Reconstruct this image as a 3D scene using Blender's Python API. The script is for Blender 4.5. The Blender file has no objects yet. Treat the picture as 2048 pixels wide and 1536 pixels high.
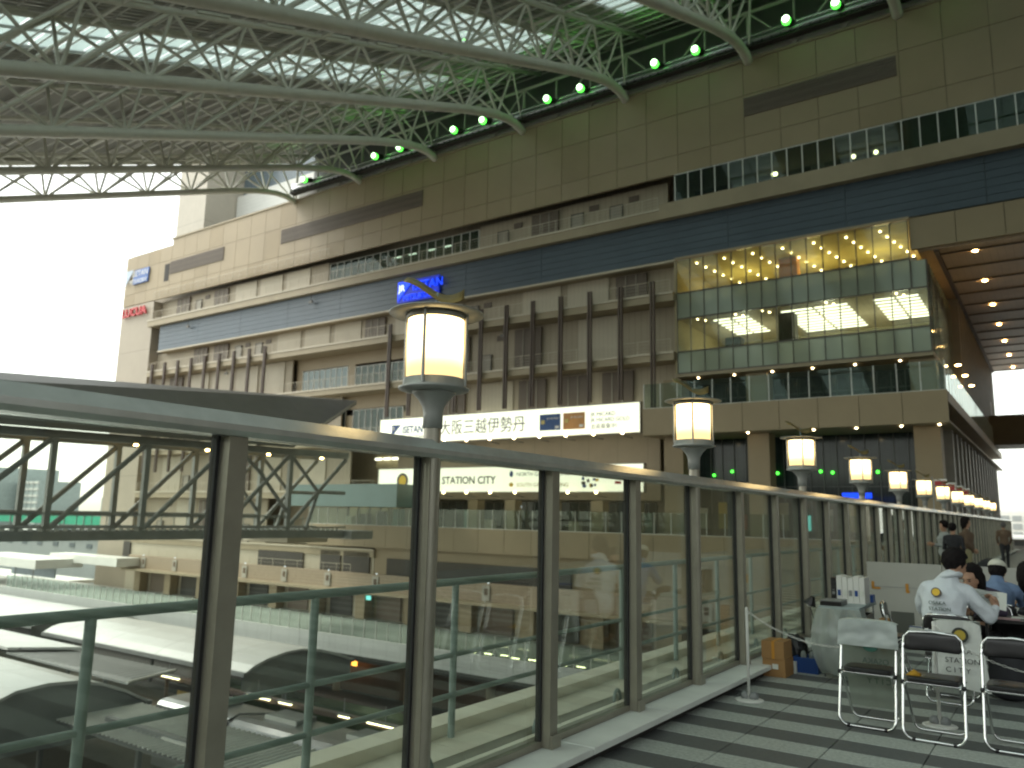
import bpy, bmesh, math, random
from mathutils import Matrix, Vector
random.seed(7)
SC = bpy.context.scene
COL = SC.collection

# ------------------------------------------------------------------ camera
def _n(v):
    return v.normalized()
VX, VL, PC = Vector((2130., 1055.)), Vector((-1282., 985.)), Vector((1024., 768.))
FOC = math.sqrt(-(VX - PC).dot(VL - PC))
dirn = lambda p: _n(Vector((p[0] - PC[0], -(p[1] - PC[1]), -FOC)))
yc = dirn(VX); xc = -dirn(VL); xc = _n(xc - yc * xc.dot(yc)); zc = xc.cross(yc)
cam = bpy.data.cameras.new('camera')
camo = bpy.data.objects.new('camera', cam)
COL.objects.link(camo)
camo.matrix_world = Matrix.Translation((0, 0, 1.58)) @ Matrix((xc, yc, zc)).to_4x4()
cam.sensor_width = 36; cam.lens = FOC / 2048 * 36
cam.clip_start = .05; cam.clip_end = 3000
cam.dof.use_dof = True; cam.dof.focus_distance = 5.0; cam.dof.aperture_fstop = 2.3
SC.camera = camo

# ------------------------------------------------------------------ world, sun, exposure
SUN_EL, SUN_ROT = 48, 250
w = bpy.data.worlds.new('World'); SC.world = w; w.use_nodes = True
nt = w.node_tree; nt.nodes.clear()
sky = nt.nodes.new('ShaderNodeTexSky'); sky.sky_type = 'NISHITA'; sky.sun_disc = False
sky.sun_elevation = math.radians(SUN_EL); sky.sun_rotation = math.radians(SUN_ROT)
sky.air_density = 1.0; sky.dust_density = 1.5; sky.ozone_density = 1
hs = nt.nodes.new('ShaderNodeHueSaturation'); hs.inputs['Saturation'].default_value = .22
bg = nt.nodes.new('ShaderNodeBackground'); bg.inputs[1].default_value = .15
wo = nt.nodes.new('ShaderNodeOutputWorld')
nt.links.new(sky.outputs[0], hs.inputs['Color']); tn = nt.nodes.new('ShaderNodeMix'); tn.data_type = 'RGBA'; tn.blend_type = 'MULTIPLY'; tn.inputs['Factor'].default_value = 1; tn.inputs['B'].default_value = (.98, 1, .90, 1)
nt.links.new(hs.outputs[0], tn.inputs['A']); nt.links.new(tn.outputs['Result'], bg.inputs[0]); nt.links.new(bg.outputs[0], wo.inputs[0])
sl = bpy.data.lights.new('sun', 'SUN'); sl.energy = 1.0; sl.angle = math.radians(25); sl.color = (1, .96, .9)
so = bpy.data.objects.new('sun', sl); COL.objects.link(so)
az = math.radians(SUN_ROT); el = math.radians(SUN_EL)
sd = Vector((math.sin(az) * math.cos(el), math.cos(az) * math.cos(el), math.sin(el)))
so.rotation_euler = sd.to_track_quat('Z', 'Y').to_euler()
SC.view_settings.view_transform = 'Standard'; SC.view_settings.look = 'None'
SC.view_settings.exposure = 1.6; SC.view_settings.gamma = 1; SC.view_settings.use_curve_mapping = False
SC.render.engine = 'CYCLES'
cy = SC.cycles
cy.use_denoising = True
cy.max_bounces = 10; cy.diffuse_bounces = 4; cy.glossy_bounces = 4; cy.transparent_max_bounces = 24; cy.transmission_bounces = 6
cy.sample_clamp_indirect = 6; cy.caustics_reflective = False; cy.caustics_refractive = False
cy.filter_width = 2.0

# ------------------------------------------------------------------ materials
MATS = {}
def mat(name, col, rough=.6, metal=0., var=.12, vs=.8, bump=0., bs=20., joint=None, spec=.5):
    """principled with noise-driven tone, optional bump and joint lines joint=(axis, period, width, darkness)"""
    if name in MATS: return MATS[name]
    m = bpy.data.materials.new(name); m.use_nodes = True; t = m.node_tree; N = t.nodes; L = t.links
    p = N['Principled BSDF']
    p.inputs['Roughness'].default_value = rough; p.inputs['Metallic'].default_value = metal
    p.inputs['Specular IOR Level'].default_value = spec
    g = N.new('ShaderNodeNewGeometry')
    no = N.new('ShaderNodeTexNoise'); no.inputs['Scale'].default_value = vs; no.inputs['Detail'].default_value = 6
    no.inputs['Roughness'].default_value = .65
    L.new(g.outputs['Position'], no.inputs['Vector'])
    mx = N.new('ShaderNodeMix'); mx.data_type = 'RGBA'
    a = [c * (1 - var) for c in col] + [1]; b = [min(1, c * (1 + var)) for c in col] + [1]
    rp = N.new('ShaderNodeMapRange'); rp.inputs[1].default_value = .3; rp.inputs[2].default_value = .7
    L.new(no.outputs['Fac'], rp.inputs[0]); L.new(rp.outputs[0], mx.inputs['Factor'])
    mx.inputs['A'].default_value = a; mx.inputs['B'].default_value = b
    out = mx.outputs['Result']
    if joint:
        js = joint if isinstance(joint, list) else [joint]
        sp = N.new('ShaderNodeSeparateXYZ'); L.new(g.outputs['Position'], sp.inputs[0])
        for ax, per, wd, dk in js:
            d = N.new('ShaderNodeMath'); d.operation = 'DIVIDE'; d.inputs[1].default_value = per
            f = N.new('ShaderNodeMath'); f.operation = 'FRACT'
            c = N.new('ShaderNodeMath'); c.operation = 'LESS_THAN'; c.inputs[1].default_value = wd / per
            L.new(sp.outputs[ax], d.inputs[0]); L.new(d.outputs[0], f.inputs[0]); L.new(f.outputs[0], c.inputs[0])
            m2 = N.new('ShaderNodeMix'); m2.data_type = 'RGBA'; m2.inputs['B'].default_value = [q * dk for q in col] + [1]
            L.new(out, m2.inputs['A']); L.new(c.outputs[0], m2.inputs['Factor']); out = m2.outputs['Result']
    L.new(out, p.inputs['Base Color'])
    if bump:
        n2 = N.new('ShaderNodeTexNoise'); n2.inputs['Scale'].default_value = bs; n2.inputs['Detail'].default_value = 4
        L.new(g.outputs['Position'], n2.inputs['Vector'])
        bp = N.new('ShaderNodeBump'); bp.inputs['Strength'].default_value = bump; bp.inputs['Distance'].default_value = .02
        L.new(n2.outputs['Fac'], bp.inputs['Height']); L.new(bp.outputs[0], p.inputs['Normal'])
    MATS[name] = m
    return m
def emit(name, col, st, grad=None):
    if name in MATS: return MATS[name]
    m = bpy.data.materials.new(name); m.use_nodes = True; t = m.node_tree; N = t.nodes; L = t.links
    p = N['Principled BSDF']; p.inputs['Base Color'].default_value = (*[min(1, c * .8) for c in col], 1); p.inputs['Roughness'].default_value = .35
    p.inputs['Emission Color'].default_value = (*col, 1); p.inputs['Emission Strength'].default_value = st
    if grad:
        tc = N.new('ShaderNodeTexCoord'); sp = N.new('ShaderNodeSeparateXYZ'); r = N.new('ShaderNodeMapRange')
        L.new(tc.outputs['Object'], sp.inputs[0]); L.new(sp.outputs['Z'], r.inputs[0])
        r.interpolation_type = 'SMOOTHSTEP'
        for i, v in enumerate(grad): r.inputs[i + 1].default_value = v
        L.new(r.outputs[0], p.inputs['Emission Strength'])
    MATS[name] = m
    return m
def glass(name, tint, refl=1.2, rough=.015, body=0., bodycol=(.3, .4, .4)):
    if name in MATS: return MATS[name]
    m = bpy.data.materials.new(name); m.use_nodes = True; t = m.node_tree; N = t.nodes; L = t.links; N.clear()
    tr = N.new('ShaderNodeBsdfTransparent'); tr.inputs[0].default_value = (*tint, 1)
    gl = N.new('ShaderNodeBsdfGlossy'); gl.inputs['Roughness'].default_value = rough; gl.inputs[0].default_value = (.95, 1, .97, 1)
    fr = N.new('ShaderNodeFresnel'); gg = N.new('ShaderNodeNewGeometry'); mr = N.new('ShaderNodeMapRange')
    mr.inputs[3].default_value = 1.5; mr.inputs[4].default_value = 1 / 1.5; L.new(gg.outputs['Backfacing'], mr.inputs[0]); L.new(mr.outputs[0], fr.inputs[0])
    mu = N.new('ShaderNodeMath'); mu.operation = 'MULTIPLY'; mu.inputs[1].default_value = refl; mu.use_clamp = True
    mx = N.new('ShaderNodeMixShader'); o = N.new('ShaderNodeOutputMaterial')
    L.new(fr.outputs[0], mu.inputs[0]); L.new(mu.outputs[0], mx.inputs[0])
    src = tr.outputs[0]
    if body:
        d = N.new('ShaderNodeBsdfDiffuse'); d.inputs[0].default_value = (*bodycol, 1)
        tl = N.new('ShaderNodeBsdfTranslucent'); tl.inputs[0].default_value = (*bodycol, 1)
        a1 = N.new('ShaderNodeMixShader'); a1.inputs[0].default_value = .5
        L.new(d.outputs[0], a1.inputs[1]); L.new(tl.outputs[0], a1.inputs[2])
        m2 = N.new('ShaderNodeMixShader'); m2.inputs[0].default_value = body
        L.new(src, m2.inputs[1]); L.new(a1.outputs[0], m2.inputs[2]); src = m2.outputs[0]
    L.new(src, mx.inputs[1]); L.new(gl.outputs[0], mx.inputs[2]); L.new(mx.outputs[0], o.inputs[0])
    MATS[name] = m
    return m

BEI = (.305, .238, .145)
M_clad = mat('beige_cladding', BEI, .55, var=.07, vs=.25)
M_clad2 = mat('beige_cladding_worn', (.29, .225, .135), .6, var=.08, vs=.25)
M_slab = mat('concrete_ledge', (.32, .265, .175), .6, var=.08, vs=.5)
M_rec = mat('recess_siding', (.38, .325, .24), .6, var=.06, vs=.4, joint=(0, .6, .05, .75))
M_recl = mat('light_siding', (.52, .465, .365), .6, var=.05, vs=.4, joint=(0, .45, .04, .8))
M_louv = mat('brown_louvre', (.16, .125, .095), .6, var=.1, vs=1, joint=(2, .18, .06, .55))
M_door = mat('grey_door', (.30, .27, .22), .5, var=.06)
M_frame = mat('dark_door_frame', (.10, .09, .075), .5)
M_band = mat('blue_grey_metal', (.055, .080, .105), .45, .0, var=.1, vs=.4)
M_dark = mat('dark_joint', (.035, .032, .028), .8)
M_fin = mat('brown_fin', (.11, .078, .062), .5, var=.1)
M_white = mat('white_paint', (.72, .72, .68), .5, var=.05)
M_steel = mat('painted_truss_steel', (.66, .66, .58), .45, var=.06, vs=1.2)
M_deckr = mat('roof_deck_sheet', (.42, .42, .39), .55, .2, var=.15, vs=.3)
M_purl = mat('purlin_steel', (.62, .62, .57), .5, var=.08)
M_stain = mat('brushed_stainless', (.62, .64, .62), .25, .6, var=.10, vs=6, bump=.03, bs=60)
M_post = mat('post_stainless', (.34, .32, .26), .36, .5, var=.10, vs=5, bump=.03, bs=80)
M_rub = mat('black_gasket', (.02, .02, .02), .7)
M_rail = mat('green_grey_rail_paint', (.25, .32, .30), .45, .1, var=.1, vs=5)
M_bridge = mat('footbridge_steel', (.30, .32, .31), .5, .1, var=.12, vs=1)
M_brroof = mat('footbridge_soffit', (.20, .195, .18), .55, .1, var=.1, vs=.5)
M_lampm = mat('lamp_grey_paint', (.30, .31, .29), .4, .3, var=.06, vs=8)
M_stone = mat('white_coping_stone', (.74, .76, .72), .6, var=.07, vs=3, bump=.08, bs=60)
M_stone2 = mat('cream_coping_stone', (.80, .76, .64), .6, var=.07, vs=3, bump=.08, bs=60)
M_ttop = mat('gutter_tile_light', (.26, .30, .27), .6, var=.12, vs=6)
M_ttd = mat('gutter_tile_dark', (.12, .145, .13), .6, var=.12, vs=6)
M_tl = mat('pale_granite_tile', (.40, .425, .395), .62, var=.30, vs=38, bump=.15, bs=90)
M_td = mat('dark_granite_tile', (.115, .12, .118), .6, var=.16, vs=30, bump=.1, bs=90)
M_vault = mat('white_canopy_sheet', (.55, .56, .55), .35, var=.07, vs=.3, joint=(0, 7.5, .10, .6))
M_grey = mat('grey_roof_sheet', (.24, .25, .25), .5, .1, var=.12, vs=.5)
M_corr = mat('corrugated_sheet', (.15, .16, .155), .5, .1, var=.15, vs=.7)
M_gable = mat('canopy_end_panel', (.26, .28, .28), .55, var=.08, vs=.5)
M_deckw = mat('deck_paving', (.34, .34, .31), .7, var=.1, vs=.4)
M_fascia = mat('white_deck_fascia', (.55, .57, .56), .5, var=.05, vs=.5, joint=(0, 1.55, .05, .75))
M_brick = mat('tan_brick', (.36, .285, .205), .7, var=.10, vs=2, joint=[(2, .30, .05, .78), (0, .6, .05, .85)])
M_ballast = mat('track_ballast', (.055, .052, .048), .9, var=.3, vs=5)
M_plat = mat('platform_paving', (.14, .125, .09), .7, var=.12, vs=1)
M_green = mat('green_track_strip', (.055, .085, .035), .8, var=.2, vs=2)
M_sof = mat('copper_soffit', (.42, .31, .205), .5, .0, var=.14, vs=.35, joint=(0, .5, .03, .8))
M_sofj = mat('soffit_groove', (.07, .045, .03), .6)
M_silver = mat('train_silver', (.38, .39, .40), .34, .9, var=.06, vs=.5)
M_yel = mat('yellow_ochre_panel', (.40, .27, .04), .6, var=.1)
M_inter = mat('shop_interior', (.40, .34, .20), .7, var=.1)
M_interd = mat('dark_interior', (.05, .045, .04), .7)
M_curt = mat('dark_curtain_glass', (.030, .042, .040), .12, 0, var=.3, vs=.6, joint=(0, .5, .05, .5), spec=.25)
M_chrome = mat('chrome_tube', (.72, .73, .72), .12, 1, var=.03)
M_black = mat('black_vinyl', (.018, .017, .018), .33, var=.1, vs=10)
M_card = mat('cardboard', (.36, .20, .075), .75, var=.08, vs=9, bump=.05, bs=50)
M_tape = mat('orange_tape', (.55, .25, .03), .5)
M_bluep = mat('blue_plastic', (.02, .07, .26), .4)
M_board = mat('white_board', (.40, .40, .36), .55, var=.05, vs=2)
M_skin = mat('skin', (.42, .24, .155), .5, var=.07, vs=14)
M_hair = mat('black_hair', (.010, .008, .008), .75, spec=.15, var=.2, vs=40, bump=.3, bs=90)
M_jack = mat('white_jacket', (.62, .66, .70), .55, var=.05, vs=7, bump=.9, bs=7)
M_shirt = mat('blue_shirt', (.15, .22, .36), .75, var=.08, vs=8, bump=.5, bs=11)
M_cap = mat('cream_cap', (.58, .57, .48), .8, var=.05)
M_dk = mat('dark_cloth', (.025, .025, .03), .85, var=.2, vs=9)
M_purple = mat('dark_purple_cardigan', (.06, .045, .08), .85, var=.1)
M_paper = mat('paper', (.66, .68, .62), .7, var=.03)
M_lightg = mat('lime_beige_cloth', (.33, .31, .17), .8)
M_beigep = mat('khaki_cloth', (.30, .27, .15), .8)
M_brownj = mat('brown_jacket', (.13, .085, .055), .8)
M_red = mat('red_print', (.40, .03, .03), .5)
M_ink = mat('dark_ink', (.03, .03, .03), .6)
M_inkg = mat('green_grey_ink', (.10, .14, .12), .6)
M_bodygreen = mat('green_netting', (.02, .33, .20), .7)
M_city = mat('city_concrete', (.38, .40, .40), .7, var=.06)
M_cityw = mat('city_window_band', (.07, .10, .12), .3)
G_fence = glass('fence_glass', (.885, .91, .87), 1.35)
G_box = glass('box_clear_glass', (.80, .85, .76), .9, .03)
G_span = glass('frosted_spandrel_glass', (.30, .36, .34), 1.0, .08, .80, (.56, .62, .50))
G_rail = glass('balustrade_glass', (.80, .87, .84), .7, .02, .05, (.35, .45, .42))
G_sky = glass('skylight_panel', (.62, .70, .68), .6, .1, .35, (.75, .8, .8))
G_win = glass('office_window_glass', (.50, .60, .55), .55, .02, .12, (.2, .28, .26))
G_blue = glass('blue_reflecting_glass', (.35, .45, .46), 1.0, .05, .55, (.22, .33, .36))
G_bag = glass('clear_polythene', (.80, .84, .82), 1.2, .25, .50, (.62, .66, .64))
E_lamp = emit('lamp_glass', (1, .70, .30), 2.0, (-.13, .03, .50, 2.3))
E_lampi = emit('lamp_glow_strip', (1, .72, .34), 1.0)
E_green = emit('green_floodlight', (.08, 1, .06), 1.2)
E_greenc = emit('green_lamp_core', (.55, 1, .50), 3)
E_down = emit('warm_downlight', (1, .80, .45), 6)
E_downy = emit('yellow_downlight', (1, .62, .22), 14)
E_fluo = emit('fluorescent_tube', (1, .98, .82), 1.3)
E_sign = emit('sign_face', (.97, 1, .78), .35)
E_blues = emit('blue_sign_face', (.0, .02, .45), .2)
E_bluel = emit('blue_sign_letter', (.0, .05, .9), .5)
E_whit = emit('white_sign_letter', (.8, .9, 1), .6)
E_amb = emit('amber_shop_light', (1, .42, .06), 1.6)
E_plat = emit('platform_strip_light', (1, .95, .55), 3.0)
E_cyan = emit('cyan_screen', (.2, .8, .75), .5)

# ------------------------------------------------------------------ object helpers
W = {}
def put(o, parent, M=None):
    M = M or Matrix.Identity(4)
    COL.objects.link(o)
    if parent is not None:
        o.parent = parent; o.matrix_parent_inverse = W[parent].inverted()
    o.matrix_basis = M.copy(); W[o] = M.copy()
    return o
def root(name, label, cat, loc=(0, 0, 0), group=None, kind=None, rz=0.):
    o = bpy.data.objects.new(name, None); o.empty_display_size = .2
    put(o, None, Matrix.Translation(loc) @ Matrix.Rotation(rz, 4, 'Z'))
    o['label'] = label; o['category'] = cat
    if group: o['group'] = group
    if kind: o['kind'] = kind
    return o
def tag(o, label, cat, group=None, kind=None):
    o['label'] = label
    if cat: o['category'] = cat
    if group: o['group'] = group
    if kind: o['kind'] = kind
    return o
def struct(o, label=None):
    o['kind'] = 'structure'
    if label: o['label'] = label
    return o
CUBE = {}; CYL = {}; SPH = {}
def cube_me(m):
    if m not in CUBE:
        me = bpy.data.meshes.new('box_' + m.name)
        v = [(x, y, z) for x in (-.5, .5) for y in (-.5, .5) for z in (-.5, .5)]
        f = [(0, 1, 3, 2), (4, 6, 7, 5), (0, 4, 5, 1), (2, 3, 7, 6), (0, 2, 6, 4), (1, 5, 7, 3)]
        me.from_pydata(v, [], f); me.materials.append(m); me.update(); CUBE[m] = me
    return CUBE[m]
def cyl_me(m, n=10):
    k = (m, n)
    if k not in CYL:
        bm = bmesh.new(); bmesh.ops.create_cone(bm, cap_ends=True, segments=n, radius1=1, radius2=1, depth=1)
        for f in bm.faces: f.smooth = len(f.verts) == 4
        me = bpy.data.meshes.new('rod_' + m.name); bm.to_mesh(me); bm.free(); me.materials.append(m); CYL[k] = me
    return CYL[k]
def sph_me(m, n=12):
    if m not in SPH:
        bm = bmesh.new(); bmesh.ops.create_uvsphere(bm, u_segments=n, v_segments=max(6, n // 2 + 2), radius=1)
        for f in bm.faces: f.smooth = True
        me = bpy.data.meshes.new('ball_' + m.name); bm.to_mesh(me); bm.free(); me.materials.append(m); SPH[m] = me
    return SPH[m]
def box(name, parent, m, x0, x1, y0, y1, z0, z1, label=None):
    o = bpy.data.objects.new(name, cube_me(m))
    put(o, parent, Matrix.Translation(((x0 + x1) / 2, (y0 + y1) / 2, (z0 + z1) / 2)) @ Matrix.Diagonal((abs(x1 - x0), abs(y1 - y0), abs(z1 - z0), 1)))
    if label: o['label'] = label
    return o
def rod(name, parent, m, a, b, r, n=10, r2=None):
    a = Vector(a); b = Vector(b); d = b - a
    M = Matrix.Translation((a + b) / 2) @ d.to_track_quat('Z', 'Y').to_matrix().to_4x4() @ Matrix.Diagonal((r, r2 or r, d.length, 1))
    return put(bpy.data.objects.new(name, cyl_me(m, n)), parent, M)
def ball(name, parent, m, c, r):
    r = r if hasattr(r, '__len__') else (r, r, r)
    return put(bpy.data.objects.new(name, sph_me(m)), parent, Matrix.Translation(c) @ Matrix.Diagonal((*r, 1)))
def mesh(name, parent, m, v, f, smooth=False, M=None):
    me = bpy.data.meshes.new(name); me.from_pydata([tuple(p) for p in v], [], f); me.update()
    for mm in (m if isinstance(m, (list, tuple)) else [m]): me.materials.append(mm)
    if smooth:
        for p in me.polygons: p.use_smooth = True
    return put(bpy.data.objects.new(name, me), parent, M)
class MB:
    """collects boxes and bars into one mesh"""
    def __init__(s): s.v = []; s.f = []
    def box(s, x0, x1, y0, y1, z0, z1):
        n = len(s.v); s.v += [(x, y, z) for x in (x0, x1) for y in (y0, y1) for z in (z0, z1)]
        s.f += [tuple(n + i for i in q) for q in [(0, 1, 3, 2), (4, 6, 7, 5), (0, 4, 5, 1), (2, 3, 7, 6), (0, 2, 6, 4), (1, 5, 7, 3)]]
    def tube(s, pts, r, k=8, closed=False):
        P = [Vector(p) for p in pts]; n0 = len(s.v); up = None; N = len(P)
        for i, p in enumerate(P):
            a = P[(i - 1) % N] if closed or i > 0 else p; b = P[(i + 1) % N] if closed or i < N - 1 else p
            t = (b - a).normalized()
            if up is None:
                up = t.orthogonal().normalized()
            up = (up - t * up.dot(t)); up = up.normalized() if up.length > 1e-6 else t.orthogonal().normalized()
            s2 = t.cross(up)
            rr = r[i] if hasattr(r, '__len__') else r
            for j in range(k):
                an = 2 * math.pi * j / k; s.v.append(tuple(p + (up * math.cos(an) + s2 * math.sin(an)) * rr))
        for i in range(N if closed else N - 1):
            i2 = (i + 1) % N
            for j in range(k):
                s.f.append((n0 + i * k + j, n0 + i * k + (j + 1) % k, n0 + i2 * k + (j + 1) % k, n0 + i2 * k + j))
        if not closed:
            s.f.append(tuple(n0 + j for j in reversed(range(k)))); s.f.append(tuple(n0 + (N - 1) * k + j for j in range(k)))
    def build(s, name, parent, m, smooth=False):
        return mesh(name, parent, m, s.v, s.f, smooth)
def tube(name, parent, m, pts, r, k=8, closed=False):
    b = MB(); b.tube(pts, r, k, closed); return b.build(name, parent, m, True)
def lathe(name, parent, m, prof, c, k=20):
    v = []; f = []
    for i, (r, z) in enumerate(prof):
        for j in range(k):
            a = 2 * math.pi * j / k; v.append((r * math.cos(a), r * math.sin(a), z))
    for i in range(len(prof) - 1):
        for j in range(k):
            f.append((i * k + j, i * k + (j + 1) % k, (i + 1) * k + (j + 1) % k, (i + 1) * k + j))
    f.append(tuple(reversed(range(k)))); f.append(tuple((len(prof) - 1) * k + j for j in range(k)))
    return mesh(name, parent, m, v, f, True, Matrix.Translation(c))
def quadslab(name, parent, m, c, th):
    """slab whose top is the quad c (4 points), thickness th downwards"""
    v = [tuple(p) for p in c] + [(p[0], p[1], p[2] - th) for p in c]
    return mesh(name, parent, m, v, [(0, 1, 2, 3), (7, 6, 5, 4)] + [(i, i + 4, (i + 1) % 4 + 4, (i + 1) % 4) for i in range(4)])
LATER = []
def text(name, parent, m, s, M, size, ext=.004, align='LEFT', sx=1., width=0):
    cu = bpy.data.curves.new(name, 'FONT'); cu.body = s; cu.size = size; cu.extrude = ext; cu.align_x = align; cu.resolution_u = 3
    cu.materials.append(m)
    if width:
        cu.offset = width
    t_ = bpy.data.objects.new('tmp_text', cu); COL.objects.link(t_)
    o = put(bpy.data.objects.new(name, bpy.data.meshes.new(name)), parent, M @ Matrix.Diagonal((sx, 1, 1, 1)))
    LATER.append((t_, o, m, None)); return o
RX90 = Matrix.Rotation(math.pi / 2, 4, 'X')
def wtext(name, parent, m, s, x, y, z, size, **k):     # text on a wall facing -Y
    return text(name, parent, m, s, Matrix.Translation((x, y, z)) @ RX90, size, **k)
def disc(name, parent, m, c, r, r0=0., th=.01, k=28, M=None):   # disc or ring facing -Y
    v = []; f = []
    for y in (0, th):
        for rr in (r, r0):
            for j in range(k):
                a = 2 * math.pi * j / k; v.append((rr * math.cos(a), y, rr * math.sin(a)))
    for j in range(k):
        j2 = (j + 1) % k
        f += [(j, j2, k + j2, k + j), (2 * k + j2, 2 * k + j, 3 * k + j, 3 * k + j2), (j2, j, 2 * k + j, 2 * k + j2), (k + j, k + j2, 3 * k + j2, 3 * k + j)]
    return mesh(name, parent, m, v, f, False, (M or Matrix.Identity(4)) @ Matrix.Translation(c) if M is None else M @ Matrix.Translation(c))

# ================================================================== GROUND AND FAR SETTING
g = mesh('ground', None, mat('city_ground', (.16, .16, .155), .85, var=.15, vs=.05),
         [(-900, -300, -15.2), (600, -300, -15.2), (600, 1500, -15.2), (-900, 1500, -15.2)], [(0, 1, 2, 3)]); struct(g, 'grey open ground of the city round the station')
g = box('track_bed', None, M_ballast, -400, 60, -20, 60, -15.19, -15.0); struct(g, 'dark ballasted track bed below the bridges')
b = MB()
for y in (31.5, 33, 35.0, 36.2, 42.2, 43.6, 47.2, 48.7, 13, 14.5, 18, 19.5):
    b.box(-400, 60, y - .04, y + .04, -14.99, -14.82)
tag(b.build('railway_rail', None, M_stain), 'steel rails running along the dark track bed', None, kind='structure')
g = box('green_strip', None, M_green, -62, 20, 44.6, 46.2, -14.9, -13.0); struct(g, 'green painted strip between the tracks')
for y0, y1, nm in ((36.6, 41.4, 'far'), (22.0, 30.6, 'near')):
    g = box('platform', None, M_plat, -300, 50, y0, y1, -14.9, -13.7); struct(g, 'station platform below the %s white canopy' % nm)

# ================================================================== DEPARTMENT STORE (north building)
BL = root('department_store', 'huge beige department store facade with blue-grey band and long terraces under the station roof', 'building', (-50, 62, -9.6))
FY = 62.0; XR = 14.0
# carcass behind everything
box('wall_core', BL, M_rec, -115.6, -26.3, 66.6, 118, -9.6, 39.4)
box('wall_core', BL, M_rec, -26.25, -7.4, 74.3, 118, 8.7, 39.4)
box('wall_core', BL, M_rec, -26.25, -7.4, 66.6, 74.25, 24.1, 39.4); box('wall_core', BL, M_rec, -26.25, -7.4, 66.6, 118, -9.6, 8.45); box('wall_core', BL, M_dark, -26.25, -7.4, 66.6, 74.2, 10.72, 13.43)
box('wall_core', BL, M_clad, -7.4, 40, 62.3, 118, 21.6, 39.4)
box('side_wall', BL, M_clad, 16, 150, 62.3, 118, -9.6, 21.5)
box('side_wall', BL, M_clad, 40.1, 150, 62.3, 118, 21.6, 40)
box('end_wall', BL, mat('end_wall_cladding', (.36, .31, .24), .6, var=.05, vs=.3, joint=[(2, 6.1, .07, .6)]), -115.7, -107.2, FY, 66.5, -9.6, 31.6)
# upper wall panels
xs = [-115.7 + 3.0 * i for i in range(44)]
for r, (z0, z1) in enumerate(((31.7, 33.5), (33.5, 37.3), (37.3, 40.4))):
    for i, x in enumerate(xs):
        m = M_clad if (i * 7 + r * 3) % 5 else M_clad2
        top = z1 if z1 < 40 else (39.5 if x < -104 else 40.4)
        box('cladding_panel', BL, m, x + .02, x + 2.98, FY, FY + .25, z0 + .02, top - .02)
box('panel_backing', BL, mat('joint_sealant', (.15, .115, .07), .8), -115.6, XR + 2, FY + .08, FY + .3, 31.8, 39.4)
box('parapet_coping', BL, M_slab, -104, XR + 2, FY - .12, FY + .5, 40.4, 40.62)
for x0, x1, z0, z1 in ((-103.9, -91.2, 35.1, 37.0), (-79.4, -55.6, 35.15, 37.0), (-19.7, -7.9, 35.35, 37.05)):
    lv = box('louvre_strip', BL, M_louv, x0, x1, FY - .05, FY + .1, z0, z1)
    b = MB()
    z = z0 + .05
    while z < z1 - .1:
        b.box(x0 + .05, x1 - .05, FY - .1, FY - .052, z, z + .09); z += .24
    b.build('louvre_slats', BL, M_louv)
box('dark_slot', BL, M_dark, -105.2, -104.05, FY - .03, FY + .1, 34.2, 36.8)
# terraces
def railing(x0, x1, y, z, h=1.15, step=1.5, nr=4, m=M_recl, parent=BL):
    b = MB(); n = int((x1 - x0) / step)
    for i in range(n + 1):
        x = x0 + (x1 - x0) * i / n; b.box(x - .018, x + .018, y - .015, y + .015, z, z + h)
    for k in range(nr):
        zz = z + h * (k + 1) / nr; t = .022 if k == nr - 1 else .009
        b.box(x0, x1, y - t, y + t, zz - t, zz + t)
    return b.build('terrace_railing', parent, m)
def ledge(x0, x1, z0, z1, y0=FY - .6):
    box('terrace_slab', BL, M_slab, x0, x1, y0, 66.5, z0, z1)
    box('slab_lip', BL, M_recl, x0, x1, y0 - .08, y0, z1 - .12, z1 + .06)
ledge(-107.4, -27.2, 27.55, 28.5)
box('terrace_slab', BL, M_slab, -27.2, XR + 2, FY - .75, 66.5, 27.5, 28.9)
ledge(-106.2, -26.1, 20.1, 20.85)
for z0, z1 in ((14.9, 15.6), (8.9, 9.6), (3.1, 3.9), (-3.0, -2.2)):
    x0, x1 = (-106.2, -26.1) if z0 > 14 else (-106.2, -59.9)
    ledge(x0, x1, z0, z1)
railing(-107, -48.8, FY - .55, 28.5); railing(-48.6, -27.4, FY - .55, 28.5)
railing(-106, -26.4, FY - .55, 20.85); railing(-80, -26.4, FY - .55, 15.6); railing(-106, -60, FY - .55, 9.6); railing(-106, -60.5, FY - .55, 3.9)
railing(-107, -70, FY - .3, 31.9, .9)
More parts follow.
